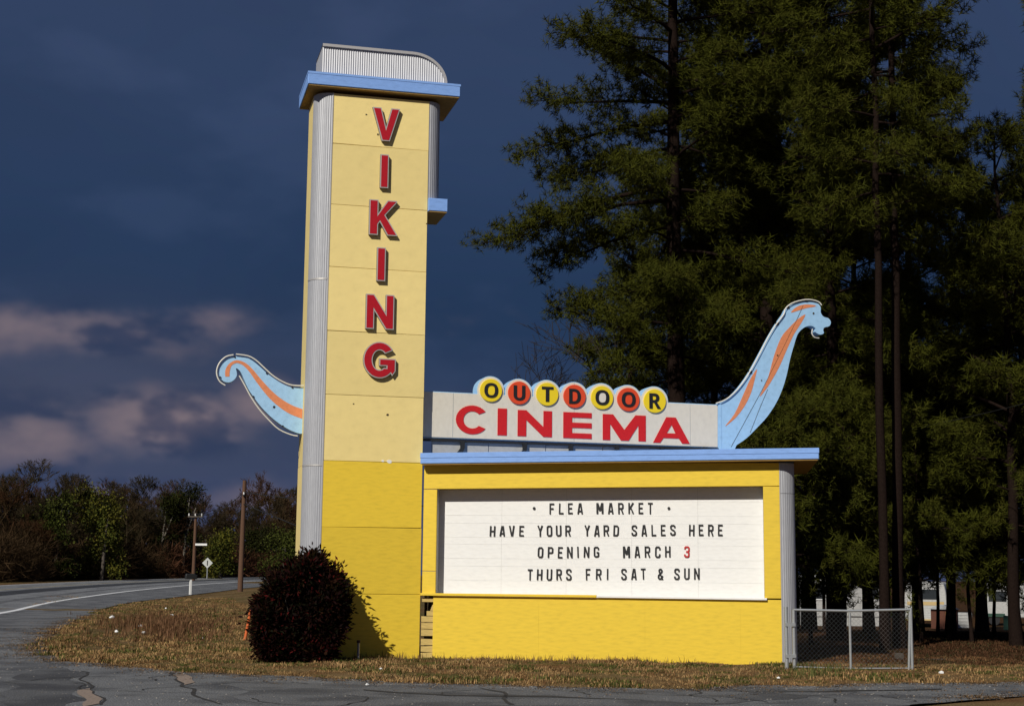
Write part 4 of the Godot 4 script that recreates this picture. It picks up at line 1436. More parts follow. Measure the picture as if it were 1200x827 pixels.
func pine(px: float, dist: float, height: float, crown_low: float, reach: float, r0: float, seed_: int, label: String, opts := {}) -> void:
	var r := RandomNumberGenerator.new()
	r.seed = seed_
	var v := ray(px, 700)
	var base := Vector3(v.x / -v.z * dist, 0.0, -dist)
	base.y = terrain(base.z, base.x) - 0.03
	var t := thing("pine_tree", label, "tree", Transform3D(Basis(), base), opts.get("group", "pines behind the marquee"))
	# trunk
	var pts := []
	var rad := []
	var off := Vector3.ZERO
	var lean: Vector3 = opts.get("lean", Vector3(r.randf_range(-0.02, 0.02), 0, r.randf_range(-0.02, 0.02)))
	var segs := 14
	for k in segs + 1:
		var f := float(k) / segs
		pts.append(Vector3(0, height * f, 0) + lean * height * f + off)
		off += Vector3(r.randf_range(-1, 1), 0, r.randf_range(-1, 1)) * 0.05
		rad.append(r0 * (1.25 if k == 0 else 1.0) * (1.0 - 0.86 * pow(f, 1.15)))
	var st := start()
	tube(st, pts, rad, 9)
	put(st.commit(), "trunk", M.bark, t)
	# limbs with branchlets; a needle tuft at every branchlet end
	var lb := start()
	var tufts_st := start()
	var n := int((height - crown_low) * opts.get("limbs", 4.3))
	var limbs := []
	for k in n:
		var f := (k + r.randf()) / n
		var h := lerpf(crown_low, height * 0.99, f)
		var prof := (0.62 + 0.5 * sin(PI * clampf(0.1 + f * 0.9, 0, 1))) * (1.0 - pow(f, 3.0) * 0.85)
		limbs.append([h, k * 2.39996 + r.randf_range(-0.5, 0.5), reach * prof * r.randf_range(0.42, 1.22), lerpf(0.0, 0.75, f) + r.randf_range(-0.35, 0.35)])
	for e in opts.get("extra", []):
		limbs.append(e)
	for L in limbs:
		var fi: float = clampf(L[0] / height, 0.0, 0.999) * segs
		var o: Vector3 = pts[int(fi)].lerp(pts[int(fi) + 1], fi - int(fi))
		var out := Vector3(cos(L[1]), 0, sin(L[1]))
		var sidev := Vector3(-out.z, 0, out.x)
		var ln: float = L[2]
		var q := []
		var qr := []
		var wander := r.randf_range(-0.3, 0.3)
		for k in 7:
			var f := k / 6.0
			var y: float = ln * (L[3] * f - 0.32 * f * f * (1.0 - L[3] * 0.7) + 0.16 * f * f * f)
			q.append(o + out * ln * f + Vector3(0, y, 0) + sidev * wander * ln * f * f * 0.6 + Vector3(r.randf() - 0.5, r.randf() - 0.5, r.randf() - 0.5) * 0.05 * ln * f)
			qr.append(lerpf(0.012 + 0.013 * ln, 0.010, f))
		tube(lb, q, qr, 5, false)
		var bare: float = opts.get("bare", 0.24)
		var nb := int(ln * opts.get("dense", 6.4)) + 3
		for k in nb:
			var f := bare + (1.0 - bare) * (k + r.randf()) / nb
			var i := mini(int(f * 6.0), 5)
			var p: Vector3 = q[i].lerp(q[i + 1], f * 6.0 - i)
			var dir: Vector3 = (q[i + 1] - q[i]).normalized()
			var sgn := 1.0 if k % 2 == 0 else -1.0
			var bl := ln * r.randf_range(0.16, 0.36) * (1.15 - f * 0.7) + 0.18
			var bd := (dir * 0.75 + sidev * sgn * r.randf_range(0.3, 1.0) + Vector3(0, r.randf_range(-0.10, 0.42), 0)).normalized()
			var e := p + bd * bl + Vector3(0, -0.04, 0)
			var sx := aim(e - p, p, 1.0, 0.0)
			lb.append_from(stick, 0, Transform3D(Basis(sx.basis.x * 0.009, sx.basis.y * p.distance_to(e), sx.basis.z * 0.009), p))
			var tn := 3 + int(bl / 0.15)
			for j in tn:
				var g := 1.0 - 0.75 * j / tn
				var w := p.lerp(e, g) + Vector3(r.randf() - 0.5, (r.randf() - 0.4) * 1.7, r.randf() - 0.5) * (0.14 if j == 0 else 0.36)
				var up := (bd + Vector3(r.randf() - 0.5, 0.55 + r.randf() * 0.4, r.randf() - 0.5) * 0.9).normalized()
				tufts_st.append_from(tufts[r.randi() % tufts.size()], 0, aim(up, w, r.randf_range(0.8, 1.3), r.randf() * TAU))
				tuft_count += 1
	put(lb.commit(), "limbs", M.bark, t)
	put(tufts_st.commit(), "crown", M.needle, t)

func build_pines() -> void:
	var ss := start()
	tube(ss, [Vector3.ZERO, Vector3.UP], [1.0, 0.5], 3, false)
	stick = ss.commit()
	var tr := RandomNumberGenerator.new()
	tr.seed = 31
	for k in 14:
		var leaf := tr.randf_range(0.85, 1.15)       # one needle colour throughout; sprays differ a little, wherever they grow
		tufts.append(needle_tuft(90 + k, 18, 0.20, 0.0095, Color(0.049 * leaf, 0.052 * leaf, 0.010 * leaf)))
	# tall pines in the front rank; limbs that stand out against the sky are placed one by one
	pine(797, 38.0, 25.0, 7.0, 3.0, 0.27, 1, "tall spreading pine with reddish trunk and long limbs reaching over the cream sign", {"extra": [[11.7, PI * 1.0, 4.7, -0.16], [11.3, PI * 0.95, 4.1, -0.08], [10.6, PI * 1.05, 3.4, -0.10], [13.4, PI * 1.02, 3.9, -0.04], [13.9, PI * 0.95, 3.6, 0.08], [12.7, PI * 1.08, 3.0, -0.10], [15.6, PI * 0.98, 3.0, 0.15], [8.6, PI * 0.55, 3.6, 0.1], [8.0, PI * 0.45, 3.2, 0.0], [7.4, PI * 0.8, 2.4, -0.15], [6.6, PI * 1.1, 2.2, -0.15], [6.2, PI * 0.95, 2.6, -0.1]], "limbs": 4.6})
	pine(905, 41.0, 26.0, 4.6, 3.9, 0.25, 2, "dense dark pine rising behind the dragon head prow", {"limbs": 4.6})
	pine(978, 38.0, 25.0, 5.2, 3.0, 0.18, 3, "tall pine with thick dark trunk behind the gate's hinge posts", {"limbs": 4.4})
	pine(1036, 33.0, 24.0, 9.8, 1.9, 0.11, 4, "slim straight pine, one of a close pair behind the gate", {"lean": Vector3(0.004, 0, 0)})
	pine(1053, 34.0, 24.0, 9.4, 1.9, 0.13, 5, "slim straight pine, thicker of a close pair behind the gate", {"lean": Vector3(0.006, 0, 0)})
	pine(1112, 40.0, 13.0, 4.2, 2.7, 0.13, 6, "bushy pine standing in front of the two tone travel trailer's right end")
	pine(1190, 36.0, 12.5, 2.8, 3.2, 0.15, 8, "broad pine with low golden lit boughs beside the green board", {"limbs": 4.6})
	pine(1262, 37.0, 18.0, 3.4, 2.6, 0.20, 9, "broad pine at the edge of the grove with high boughs against the sky")
	pine(868, 50.0, 27.0, 4.0, 3.8, 0.24, 10, "tall pine deep in the grove behind the prow")
	pine(948, 53.0, 28.0, 4.0, 3.8, 0.24, 11, "tall pine deep in the grove behind the marquee's right end")
	pine(1076, 50.0, 26.0, 6.0, 2.4, 0.17, 12, "tall pine deep in the grove behind the close pair")
	pine(1150, 55.0, 15.0, 4.4, 3.0, 0.22, 14, "tall pine deep in the grove behind the broad pine")
	pine(738, 46.0, 12.5, 4.0, 2.5, 0.15, 15, "small pine filling in below the tall spreading pine")
	pine(840, 44.0, 15.0, 3.5, 3.4, 0.16, 16, "mid sized pine between the spreading pine and the prow")
	pine(1018, 44.0, 16.0, 3.6, 2.9, 0.16, 17, "mid sized pine filling in behind the slim pair")
	pine(1208, 47.0, 15.0, 3.4, 3.2, 0.16, 18, "mid sized pine filling in behind the broad pine")
	pine(930, 46.0, 14.0, 3.2, 2.9, 0.16, 19, "mid sized pine filling in beside the metal corner")
	for i in 6:
		pine(925 + i * 58, 100.0 + (i * 37 % 17), 17.0 + (i * 7 % 5), 2.0, 4.2, 0.2, 50 + i, "pine in the far stand beyond the trailers", {"limbs": 2.6, "dense": 2.6, "group": "far stand beyond the trailers"})
	# young pines below the tall ones
	var young := [
		[950, 35.0, 5.6, 1.5, "young pine with drooping boughs beside the metal corner"],
		[992, 36.0, 6.0, 1.5, "young pine with drooping boughs behind the gate's middle post"],
		[1018, 38.5, 6.6, 1.6, "young pine behind the slimmer of the close pair"],
		[966, 43.0, 8.0, 1.8, "young pine in deep shade behind the metal corner"],
		[1078, 37.0, 5.6, 2.3, "young pine between the gate's end and the travel trailer"],
		[1098, 42.0, 7.0, 1.9, "young pine in front of the travel trailer"],
		[1138, 38.0, 6.2, 1.7, "young pine with golden boughs under the bushy pine"],
		[1164, 42.0, 7.5, 1.8, "young pine with golden boughs beside the broad pine"],
		[1208, 38.0, 6.6, 1.6, "young pine on the far side of the broad pine"],
		[1040, 46.0, 7.0, 1.8, "young pine in deep shade behind the close pair"],
		[1240, 41.0, 8.0, 1.8, "young pine at the edge of the grove"],
		[905, 46.0, 7.5, 2.2, "young pine in deep shade behind the marquee roof"],
		[1120, 58.0, 9.0, 2.4, "half grown pine beside the storage shed"],
		[985, 60.0, 10.0, 2.4, "half grown pine in front of the white mobile home"],
		[1055, 62.0, 9.0, 2.2, "half grown pine between the mobile home and the travel trailer"],
	]
	for i in young.size():
		var y: Array = young[i]
		pine(y[0], y[1], y[2], y[3], 2.0, 0.05, 30 + i, y[4], {"limbs": 7.0, "bare": 0.10})
	# leafless tree beside the spreading pine
	var v := ray(712, 700)
	var bt := thing("bare_tree", "leafless grey tree with fine twigs beside the spreading pine", "tree", Transform3D(Basis(), Vector3(v.x / -v.z * 42.0, -0.02, -42.0)))
	bare_tree(bt, 9.3, 0.11, 71, 6, 0.006, Vector3(0.05, 0.04, 0.035), 0.9)

func bare_tree(t: Node3D, h: float, r0: float, seed_: int, depth: int, twig: float, c: Vector3, spread := 0.75) -> void:
	var r := RandomNumberGenerator.new()
	r.seed = seed_
	var trunk := start()
	var crown := start()
	crown.set_color(Color(c.x, c.y, c.z))
	var top := h * 0.42
	var p0 := Vector3(0, -0.1, 0)
	var p1 := Vector3(r.randf_range(-0.2, 0.2), top * 0.5, r.randf_range(-0.2, 0.2))
	var p2 := Vector3(r.randf_range(-0.3, 0.3), top, r.randf_range(-0.3, 0.3))
	tube(trunk, [p0, p1, p2], [r0 * 1.2, r0, r0 * 0.75], 7)
	put(trunk.commit(), "trunk", M.grey_bark, t)
	grow(crown, r, p2, Vector3.UP, h * 0.26, r0 * 0.75, depth, twig, spread)
	for k in 5:
		var a := r.randf() * TAU
		grow(crown, r, p1.lerp(p2, r.randf()), Vector3(cos(a), 0.7, sin(a)).normalized(), h * 0.20, r0 * 0.45, depth - 1, twig, spread)
	put(crown.commit(), "crown", M.twig, t)

func grow(st: SurfaceTool, r: RandomNumberGenerator, p: Vector3, d: Vector3, l: float, rad: float, depth: int, twig: float, spread: float) -> void:
	var e := p + d * l
	tube(st, [p, e], [maxf(rad, twig), maxf(rad * 0.7, twig)], 4 if rad > 0.03 else 3, false)
	if depth <= 0: return
	var n := 2 + (1 if r.randf() < 0.75 else 0)
	for k in n:
		var nd := (d + Vector3(r.randf_range(-1, 1), r.randf_range(-0.45, 0.8), r.randf_range(-1, 1)) * spread).normalized()
		grow(st, r, p.lerp(e, r.randf_range(0.6, 1.0)), nd, l * r.randf_range(0.62, 0.86), rad * 0.6, depth - 1, twig, spread)

# ---------------------------------------------------------------- trailers among the pines
func build_trailers() -> void:
	var white := mottled(0.44, 0.44, 0.43, 0.2, Vector3(0.5, 2, 0.5), 0.5, 81)
	var tan_ := mottled(0.50, 0.36, 0.16, 0.1, Vector3(0.5, 2, 0.5), 0.6, 82)
	var glass := plain(lin(0.03, 0.035, 0.04), 0.08)
	var rust := mottled(0.15, 0.055, 0.032, 0.25, Vector3(1, 1, 1), 0.85, 83)
	var green := plain(lin(0.018, 0.06, 0.04), 0.7)
	# travel trailer, two tone, end towards the lot
	var p := ground_at(1086, 735)
	var t := thing("travel_trailer", "white travel trailer with tan band parked among the pines", "trailer", Transform3D(Basis(Vector3.UP, -0.35), p))
	var prof := smooth_line(PackedVector2Array([Vector2(-1.1, 0.45), Vector2(1.1, 0.45), Vector2(1.15, 1.3), Vector2(1.05, 2.25), Vector2(0.75, 2.5), Vector2(-0.75, 2.5), Vector2(-1.05, 2.25), Vector2(-1.15, 1.3)]), 3, true)
	put(prism(prof, -5.0, 0.0, 0.04), "body", white, t)
	put(box_mesh(Vector3(-1.0, 1.22, 0.002), Vector3(1.0, 1.42, 0.012)), "band", tan_, t)
	for k in 5:
		put(box_mesh(Vector3(-1.02, 0.6 + k * 0.125, 0.002), Vector3(1.02, 0.606 + k * 0.125, 0.01)), "rib", M.rail, t)
	put(box_mesh(Vector3(-0.6, 1.55, 0.003), Vector3(0.6, 2.1, 0.02)), "window", glass, t)
	put(box_mesh(Vector3(-1.12, 0.38, -4.9), Vector3(1.12, 0.46, 0.03)), "chassis", tan_, t)
	for s in [-0.95, 0.95]:
		put(tube_mesh([Vector3(s - 0.1, 0.33, -2.4), Vector3(s + 0.1, 0.33, -2.4)], 0.33, 14), "wheel", M.black, t)
	# long mobile home farther back
	var q := ground_at(1004, 733.5)
	var h := thing("mobile_home", "long white mobile home seen between the trunks behind the gate", "mobile home", Transform3D(Basis(Vector3.UP, 0.06), q))
	put(prism(rect(-3.0, 0.5, 1.6, 2.7), -3.2, 0.0, 0.03), "body", white, h)
	put(prism(PackedVector2Array([Vector2(-3.1, 2.7), Vector2(1.7, 2.7), Vector2(1.6, 2.82), Vector2(-3.0, 2.82)]), -3.3, 0.1), "roof", M.rail, h)
	for x in [-2.6, -1.5, 0.5]:
		var w := put(box_mesh(Vector3(x, 1.5, 0.002), Vector3(x + 0.8, 2.3, 0.03)), "window", glass, h)
		put(box_mesh(Vector3(x - 0.05, 1.44, 0.002), Vector3(x + 0.85, 1.498, 0.05)), "sill", M.rail, w)
	put(box_mesh(Vector3(-0.5, 0.55, 0.002), Vector3(0.25, 2.4, 0.03)), "door", M.skirt, h)
	put(box_mesh(Vector3(-2.95, 0.0, -3.1), Vector3(1.55, 0.5, -0.06)), "skirting", M.skirt, h)
	# rust brown shed, white crate and the odd boards to the right
	var s1 := thing("storage_shed", "small rust brown shed to the right of the travel trailer", "shed", Transform3D(Basis(Vector3.UP, 0.2), ground_at(1113, 737)))
	put(prism(rect(-0.55, 0, 0.55, 1.05), -1.0, 0.0, 0.01), "wall", rust, s1)
	put(prism(PackedVector2Array([Vector2(-0.65, 1.05), Vector2(0.65, 1.05), Vector2(0.0, 1.3)]), -1.1, 0.1), "roof", M.skirt, s1)
	put(box_mesh(Vector3(-0.2, 0.05, 0.002), Vector3(0.25, 0.9, 0.02)), "door", M.soffit, s1)
	var s2 := thing("storage_crate", "white slatted crate on the ground between shed and trees", "crate", Transform3D(Basis(Vector3.UP, -0.1), ground_at(1131, 736)))
	for k in 5:
		put(box_mesh(Vector3(-0.42, 0.02 + k * 0.17, -0.7), Vector3(0.42, 0.17 + k * 0.17, 0.0)), "slat", white, s2)
	var s3 := thing("parked_camper", "white camper with dark window partly hidden by the broad pine", "camper", Transform3D(Basis(Vector3.UP, -0.2), ground_at(1185, 733)))
	put(prism(rect(-1.7, 0.45, 2.4, 2.5), -2.2, 0.0, 0.06), "body", white, s3)
	put(box_mesh(Vector3(-1.2, 1.4, 0.002), Vector3(-0.2, 2.0, 0.02)), "window", glass, s3)
	put(box_mesh(Vector3(-1.6, 0.5, 0.002), Vector3(-0.3, 0.7, 0.015)), "band", green, s3)
	for x in [-0.9, 1.6]:
		put(tube_mesh([Vector3(x, 0.32, -0.25), Vector3(x, 0.32, -0.05)], 0.32, 14), "wheel", M.black, s3)
	var s4 := thing("leaning_board", "dark green board leaning by the foot of the broad pine", "board", Transform3D(Basis(Vector3.UP, 0.1), ground_at(1180, 738)))
	put(prism(PackedVector2Array([Vector2(-0.15, 0), Vector2(0.15, 0), Vector2(0.17, 0.75), Vector2(-0.13, 0.78)]), -0.03, 0.0), "sheet", green, s4)

# ---------------------------------------------------------------- far side of the highway
func build_treeline() -> void:
	var protos := []
	for k in 5:
		var t := thing("bare_tree", "leafless brown tree in the wood across the highway", "tree", Transform3D(Basis(), Vector3(0, -50, 0)), "bare trees across the highway")
		bare_tree(t, 12.0, 0.20, 200 + k, 7, 0.020, [Vector3(0.052, 0.030, 0.016), Vector3(0.060, 0.042, 0.022), Vector3(0.042, 0.032, 0.018), Vector3(0.064, 0.034, 0.016), Vector3(0.048, 0.038, 0.022)][k], 0.7)
		protos.append(t)
	var r := RandomNumberGenerator.new()
	r.seed = 77
	var used := {}
	# [pixel x, distance, height]
	var spots := []
	var x := -60.0
	while x < 372.0:
		var f := clampf(x / 350.0, 0.0, 1.0)
		spots.append([x + r.randf_range(-5, 5), lerpf(138.0, 212.0, f) + r.randf_range(0, 14), lerpf(8.3, 10.3, f) * r.randf_range(0.75, 1.08)])
		spots.append([x + r.randf_range(-8, 8) + 8, lerpf(150.0, 225.0, f) + r.randf_range(4, 20), lerpf(8.8, 11.0, f) * r.randf_range(0.80, 1.15)])
		x += 17.0
	for i in spots.size():
		var s: Array = spots[i]
		if s[0] > 232 and s[0] < 262: s[2] *= 0.7
		var k := i % 5
		var o: Node3D
		if not used.has(k):
			o = protos[k]
			used[k] = true
		else:
			o = protos[k].duplicate()
			o.name = numbered("bare_tree")
			add_child(o)
		var v := ray(s[0], 690)
		var sc: float = s[2] / 12.0
		var z: float = -s[1]
		o.transform = Transform3D(Basis(Vector3.UP, r.randf() * TAU).scaled(Vector3(sc, sc, sc) * Vector3(1.05, 1.0, 1.05)), Vector3(v.x / -v.z * s[1], terrain(z) - 0.02, z))
	# evergreens among them
	var leaves := []
	for k in 4:
		var b := [0.6, 0.85, 1.1, 1.3][k] as float
		leaves.append(leaf_cluster(301 + k, 16, 0.6, 0.24, 0.08, Color(0.056 * b, 0.066 * b, 0.014 * b)))
	for k in 4:
		var b := [0.6, 0.85, 1.1, 1.3][k] as float
		leaves.append(leaf_cluster(301 + k, 16, 0.6, 0.24, 0.08, Color(0.020 * b, 0.022 * b, 0.007 * b)))
	for k in 4:
		var b := [0.6, 0.85, 1.1, 1.3][k] as float
		leaves.append(leaf_cluster(301 + k, 16, 0.6, 0.24, 0.08, Color(0.085 * b, 0.080 * b, 0.014 * b)))
	for g in [[62, 137, 8.3, 1.9, "bright green broadleaf evergreen on the wood's edge across the highway"], [42, 146, 7.0, 1.7, "smaller green evergreen on the wood's edge, left of the bright one"], [118, 141, 8.4, 2.2, "yellow green evergreen across the highway"], [100, 150, 9.8, 2.2, "dark evergreen behind the yellow green one across the highway"], [186, 168, 9.6, 2.2, "dark green tree with pale trunk across the highway"], [213, 170, 11.0, 2.4, "tall open crowned tree with pale forked trunk across the highway"], [257, 166, 5.2, 1.8, "low evergreen with yellow top behind the warning sign"], [330, 175, 5.6, 2.8, "bright green low tree beside the tower across the highway"], [300, 190, 6.2, 2.6, "dark green low tree behind the utility pole"], [352, 178, 5.4, 2.4, "green low tree mostly hidden by the tower"], [140, 170, 9.0, 2.6, "dark evergreen deep in the wood across the highway"], [20, 160, 8.0, 2.6, "dark evergreen at the shaded end of the wood"]]:
		g[1] += 9.0
		var v := ray(g[0], 690)
		var z: float = -g[1]
		var t := thing("evergreen_tree", g[4], "tree", Transform3D(Basis(), Vector3(v.x / -v.z * g[1], terrain(z) - 0.02, z)), "evergreens across the highway")
		var H: float = g[2]
		var R: float = g[3]
		var st := start()
		var pale: bool = "pale" in g[4]
		tube(st, [Vector3(0, -0.1, 0), Vector3(0.2, H * 0.5, 0.1), Vector3(0.5, H * 0.9, 0)], [0.20, 0.14, 0.04], 6)
		if pale:
			tube(st, [Vector3(0.2, H * 0.45, 0.1), Vector3(1.3, H * 0.75, 0.3)], [0.12, 0.05], 6)
		put(st.commit(), "trunk", plain(lin(0.17, 0.15, 0.12), 0.9) if pale else M.grey_bark, t)
		var sp := []
		var cs := []
		var lobes := []
		for k in 16:
			var a := r.randf() * TAU
			var f := k / 15.0
			lobes.append([Vector3(cos(a) * R * 0.7 * (1.0 - f * 0.5), H * (0.12 + 0.82 * f), sin(a) * R * 0.7 * (1.0 - f * 0.5)), R * r.randf_range(0.25, 0.5)])
		for k in 520:
			var L: Array = lobes[k % 16]
			var p: Vector3 = L[0] + Vector3(r.randfn(), r.randfn() * 0.7, r.randfn()) * L[1] * 0.62
			sp.append(aim(Vector3(r.randfn(), r.randfn(), r.randfn()), p, r.randf_range(0.6, 1.2), r.randf() * TAU))
			cs.append(r.randi() % 4 + (8 if "yellow" in g[4] and r.randf() < 0.5 else 4 if "dark" in g[4] or "open" in g[4] or r.randf() < 0.4 else 0))
		bake(leaves, M.leaf, sp, cs, "crown", t)
	# brush and dead stems along the wood's foot
	var bs := []
	var bc := []
	var stick := leaf_cluster(302, 30, 0.8, 0.9, 0.022)
	for k in 5200:
		var px := r.randf_range(-80, 372)
		var f := clampf(px / 350.0, 0.0, 1.0)
		var dist := lerpf(131.0, 205.0, f) + r.randf_range(0, 26)
		var v := ray(px, 690)
		var z := -dist
		var up := pow(r.randf(), 1.6) * lerpf(3.6, 2.2, f)
		bs.append(aim(Vector3(r.randfn() * 0.4, 1, r.randfn() * 0.4), Vector3(v.x / -v.z * dist, terrain(z) + up, z), r.randf_range(0.9, 1.7), r.randf() * TAU))
		var b := r.randf_range(0.5, 1.2)
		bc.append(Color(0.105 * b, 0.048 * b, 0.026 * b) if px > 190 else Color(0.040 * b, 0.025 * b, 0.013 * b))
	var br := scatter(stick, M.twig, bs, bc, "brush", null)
	tag(br, "brown brush and dead stems along the foot of the wood across the highway", "brush", "", "stuff")

# ---------------------------------------------------------------- roadside things
func build_roadside() -> void:
	# utility poles and lines
	var g1 := ground_at(281, 693)
	var h1 := at_depth(283, 563, -g1.z).y - g1.y
	var p1 := thing("utility_pole", "tall brown wooden utility pole on the grass beside the highway", "utility pole", Transform3D(Basis(), g1))
	var st := start()
	tube(st, [Vector3(0, -0.2, 0), Vector3(0.02, h1 * 0.5, 0), Vector3(0.04, h1, 0)], [0.19, 0.165, 0.13], 9)
	put(st.commit(), "pole", M.pole_wood, p1)
	put(box_mesh(Vector3(-0.02, h1 - 1.05, 0.12), Vector3(0.1, h1 - 0.95, 0.3)), "bracket", M.dark_steel, p1)
	put(tube_mesh([Vector3(0.06, h1 - 0.98, 0.22), Vector3(0.06, h1 - 0.80, 0.22)], 0.05, 8), "insulator", M.rail, p1)
	var g2 := ground_at(226, 680.5)
	var h2 := at_depth(227, 601, -g2.z).y - g2.y
	var p2 := thing("utility_pole", "distant utility pole with short crossarm in front of the wood", "utility pole", Transform3D(Basis(), g2))
	st = start()
	tube(st, [Vector3(0, -0.2, 0), Vector3(0, h2, 0)], [0.20, 0.14], 8)
	put(st.commit(), "pole", M.pole_wood, p2)
	var arm := put(box_mesh(Vector3(-0.75, h2 - 0.45, 0.15), Vector3(0.75, h2 - 0.3, 0.3)), "crossarm", M.grey_bark, p2)
	for x in [-0.65, 0.0, 0.65]:
		put(tube_mesh([Vector3(x, h2 - 0.3, 0.22), Vector3(x, h2 - 0.05, 0.22)], 0.06, 6), "insulator", M.rail, arm)
	put(box_mesh(Vector3(0.1, h2 * 0.52, 0.1), Vector3(1.3, h2 * 0.55, 0.2)), "lamp_arm", M.rail, p2)
	var ends := [[g1 + Vector3(0.06, h1 - 0.8, 0.22), at_depth(520, 593, 88.0), "utility line running from the pole to behind the tower"], [g1 + Vector3(0.06, h1 - 1.6, 0.15), at_depth(420, 646, 90.0), "slanting guy wire from the pole towards the tower"], [g1 + Vector3(0.06, h1 - 0.8, 0.22), g2 + Vector3(0.0, h2 - 0.05, 0.22), "utility line between the two poles"], [at_depth(880, 532, 44.0), at_depth(1290, 450, 30.0), "thin power line crossing in front of the pines"]]
	for e in ends:
		var a: Vector3 = e[0]
		var b: Vector3 = e[1]
		var pts := []
		for k in 13:
			var f := k / 12.0
			pts.append(a.lerp(b, f) + Vector3(0, -0.012 * a.distance_to(b) * 4.0 * f * (1 - f) * (0.0 if "guy" in e[2] else 1.0), 0))
		tag(put(tube_mesh(pts, 0.008 if "pines" in e[2] else 0.028, 5), "overhead_wire", M.dark_steel), e[2], "wire")
	# mailbox on a white post
	var gm := ground_at(222.5, 697)
	var m := thing("mailbox", "dark mailbox on a white post at the highway's edge", "mailbox", Transform3D(Basis(Vector3.UP, 0.5), gm))
	var sc := 96.0 / 1758.0 * 1.0
	put(prism(rect(-0.065, -0.1, 0.065, 0.92), -0.065, 0.065, 0.01), "post", plain(lin(0.75, 0.75, 0.73), 0.6), m)
	put(prism(PackedVector2Array([Vector2(-0.34, 0.94), Vector2(0.34, 0.94), Vector2(0.34, 1.12), Vector2(0.22, 1.26), Vector2(-0.30, 1.26), Vector2(-0.34, 1.14)]), -0.12, 0.12, 0.03), "box", M.dark_steel, m)
	put(box_mesh(Vector3(0.345, 0.97, -0.1), Vector3(0.36, 1.2, 0.1)), "door", M.black, m)
	# warning sign
	var gs := ground_at(242, 678.5)
	var ds := -gs.z
	var w := thing("warning_sign", "grey diamond warning sign on a post across the highway", "road sign", Transform3D(Basis(), gs))
	var c := at_depth(242, 659.5, ds).y - gs.y
	var half := 6.2 / 1758.0 * ds
	put(tube_mesh([Vector3(0, -0.1, -0.06), Vector3(0, c, -0.06)], 0.06, 6), "post", M.galvanised, w)
	var plate := put(prism(PackedVector2Array([Vector2(0, c - half), Vector2(half, c), Vector2(0, c + half), Vector2(-half, c)]), -0.02, 0.0), "plate", mottled(0.50, 0.52, 0.50, 0.1, Vector3(1, 1, 1), 0.5, 91), w)
	put(prism(rect(-0.06, c - half * 0.5, 0.06, c + half * 0.45), 0.002, 0.006), "symbol", M.dark_steel, plate)
	# orange stake
	var os := thing("orange_stake", "leaning orange marker stake in the grass beside the dark shrub", "stake", Transform3D(Basis(), ground_at(285.5, 752)))
	put(tube_mesh([Vector3(0, -0.1, 0), Vector3(0.13, 0.72, 0)], 0.035, 6), "stake", plain(lin(0.62, 0.13, 0.03), 0.7), os)
	# short pipe in front of the tower
	var pp := thing("standpipe", "short grey standpipe at the foot of the tower beside the shrub", "pipe", Transform3D(Basis(), ground_at(419.5, 776)))
	put(tube_mesh([Vector3(0, -0.1, 0), Vector3(0, 0.34, 0)], 0.024, 8), "pipe", M.galvanised, pp)
	put(tube_mesh([Vector3(0, 0.34, 0), Vector3(0, 0.39, 0)], 0.034, 8), "cap", M.pole_wood, pp)
	# litter
	var r := RandomNumberGenerator.new()
	r.seed = 19
	var paper := plain(lin(0.78, 0.78, 0.76), 0.7)
	for L in [[131, 725, 0.16, "flattened white cup in the grass by the highway"], [194, 714, 0.10, "white paper scrap high on the verge"], [201, 722, 0.10, "white paper scrap on the verge below another"], [164, 735, 0.10, "white paper scrap beside the brown weeds"], [136, 742, 0.11, "crumpled white wrapper in the brown weeds"], [168, 743, 0.09, "white scrap under the one by the weeds"], [237, 750, 0.07, "small pale scrap near the orange stake"], [548, 776, 0.06, "small white scrap at the foot of the marquee"], [446, 787, 0.07, "small white scrap on the grass before the tower"], [1104, 791, 0.08, "small white scrap on the dirt past the gate"], [913, 797, 0.05, "tiny white scrap on the verge before the metal corner"], [430, 805, 0.05, "tiny white scrap on the pavement"]]:
		var q := ground_at(L[0], L[1])
		var s := start()
		var pts := []
		var rr: float = L[2] * 0.62
		for k in 7:
			pts.append(Vector3(cos(TAU * k / 7), 0, sin(TAU * k / 7)) * rr * r.randf_range(0.6, 1.1) + Vector3(0, r.randf_range(0.02, 0.10) * rr * 6.0, 0))
		var mid := Vector3(0, rr * 0.9, 0)
		for k in 7:
			var a: Vector3 = pts[k]
			var b: Vector3 = pts[(k + 1) % 7]
			tri(s, mid, a, b, (b - mid).cross(a - mid).normalized())
			tri(s, a * Vector3(1, 0, 1), a, b, (b - a).cross(Vector3.DOWN).normalized())
			tri(s, a * Vector3(1, 0, 1), b * Vector3(1, 0, 1), b, (b - a).cross(Vector3.DOWN).normalized())
		tag(put(s.commit(), "paper_scrap", paper, null, Transform3D(Basis(Vector3.UP, r.randf() * TAU), q + Vector3(0, 0.03, 0))), L[3], "litter", "litter on the grass")

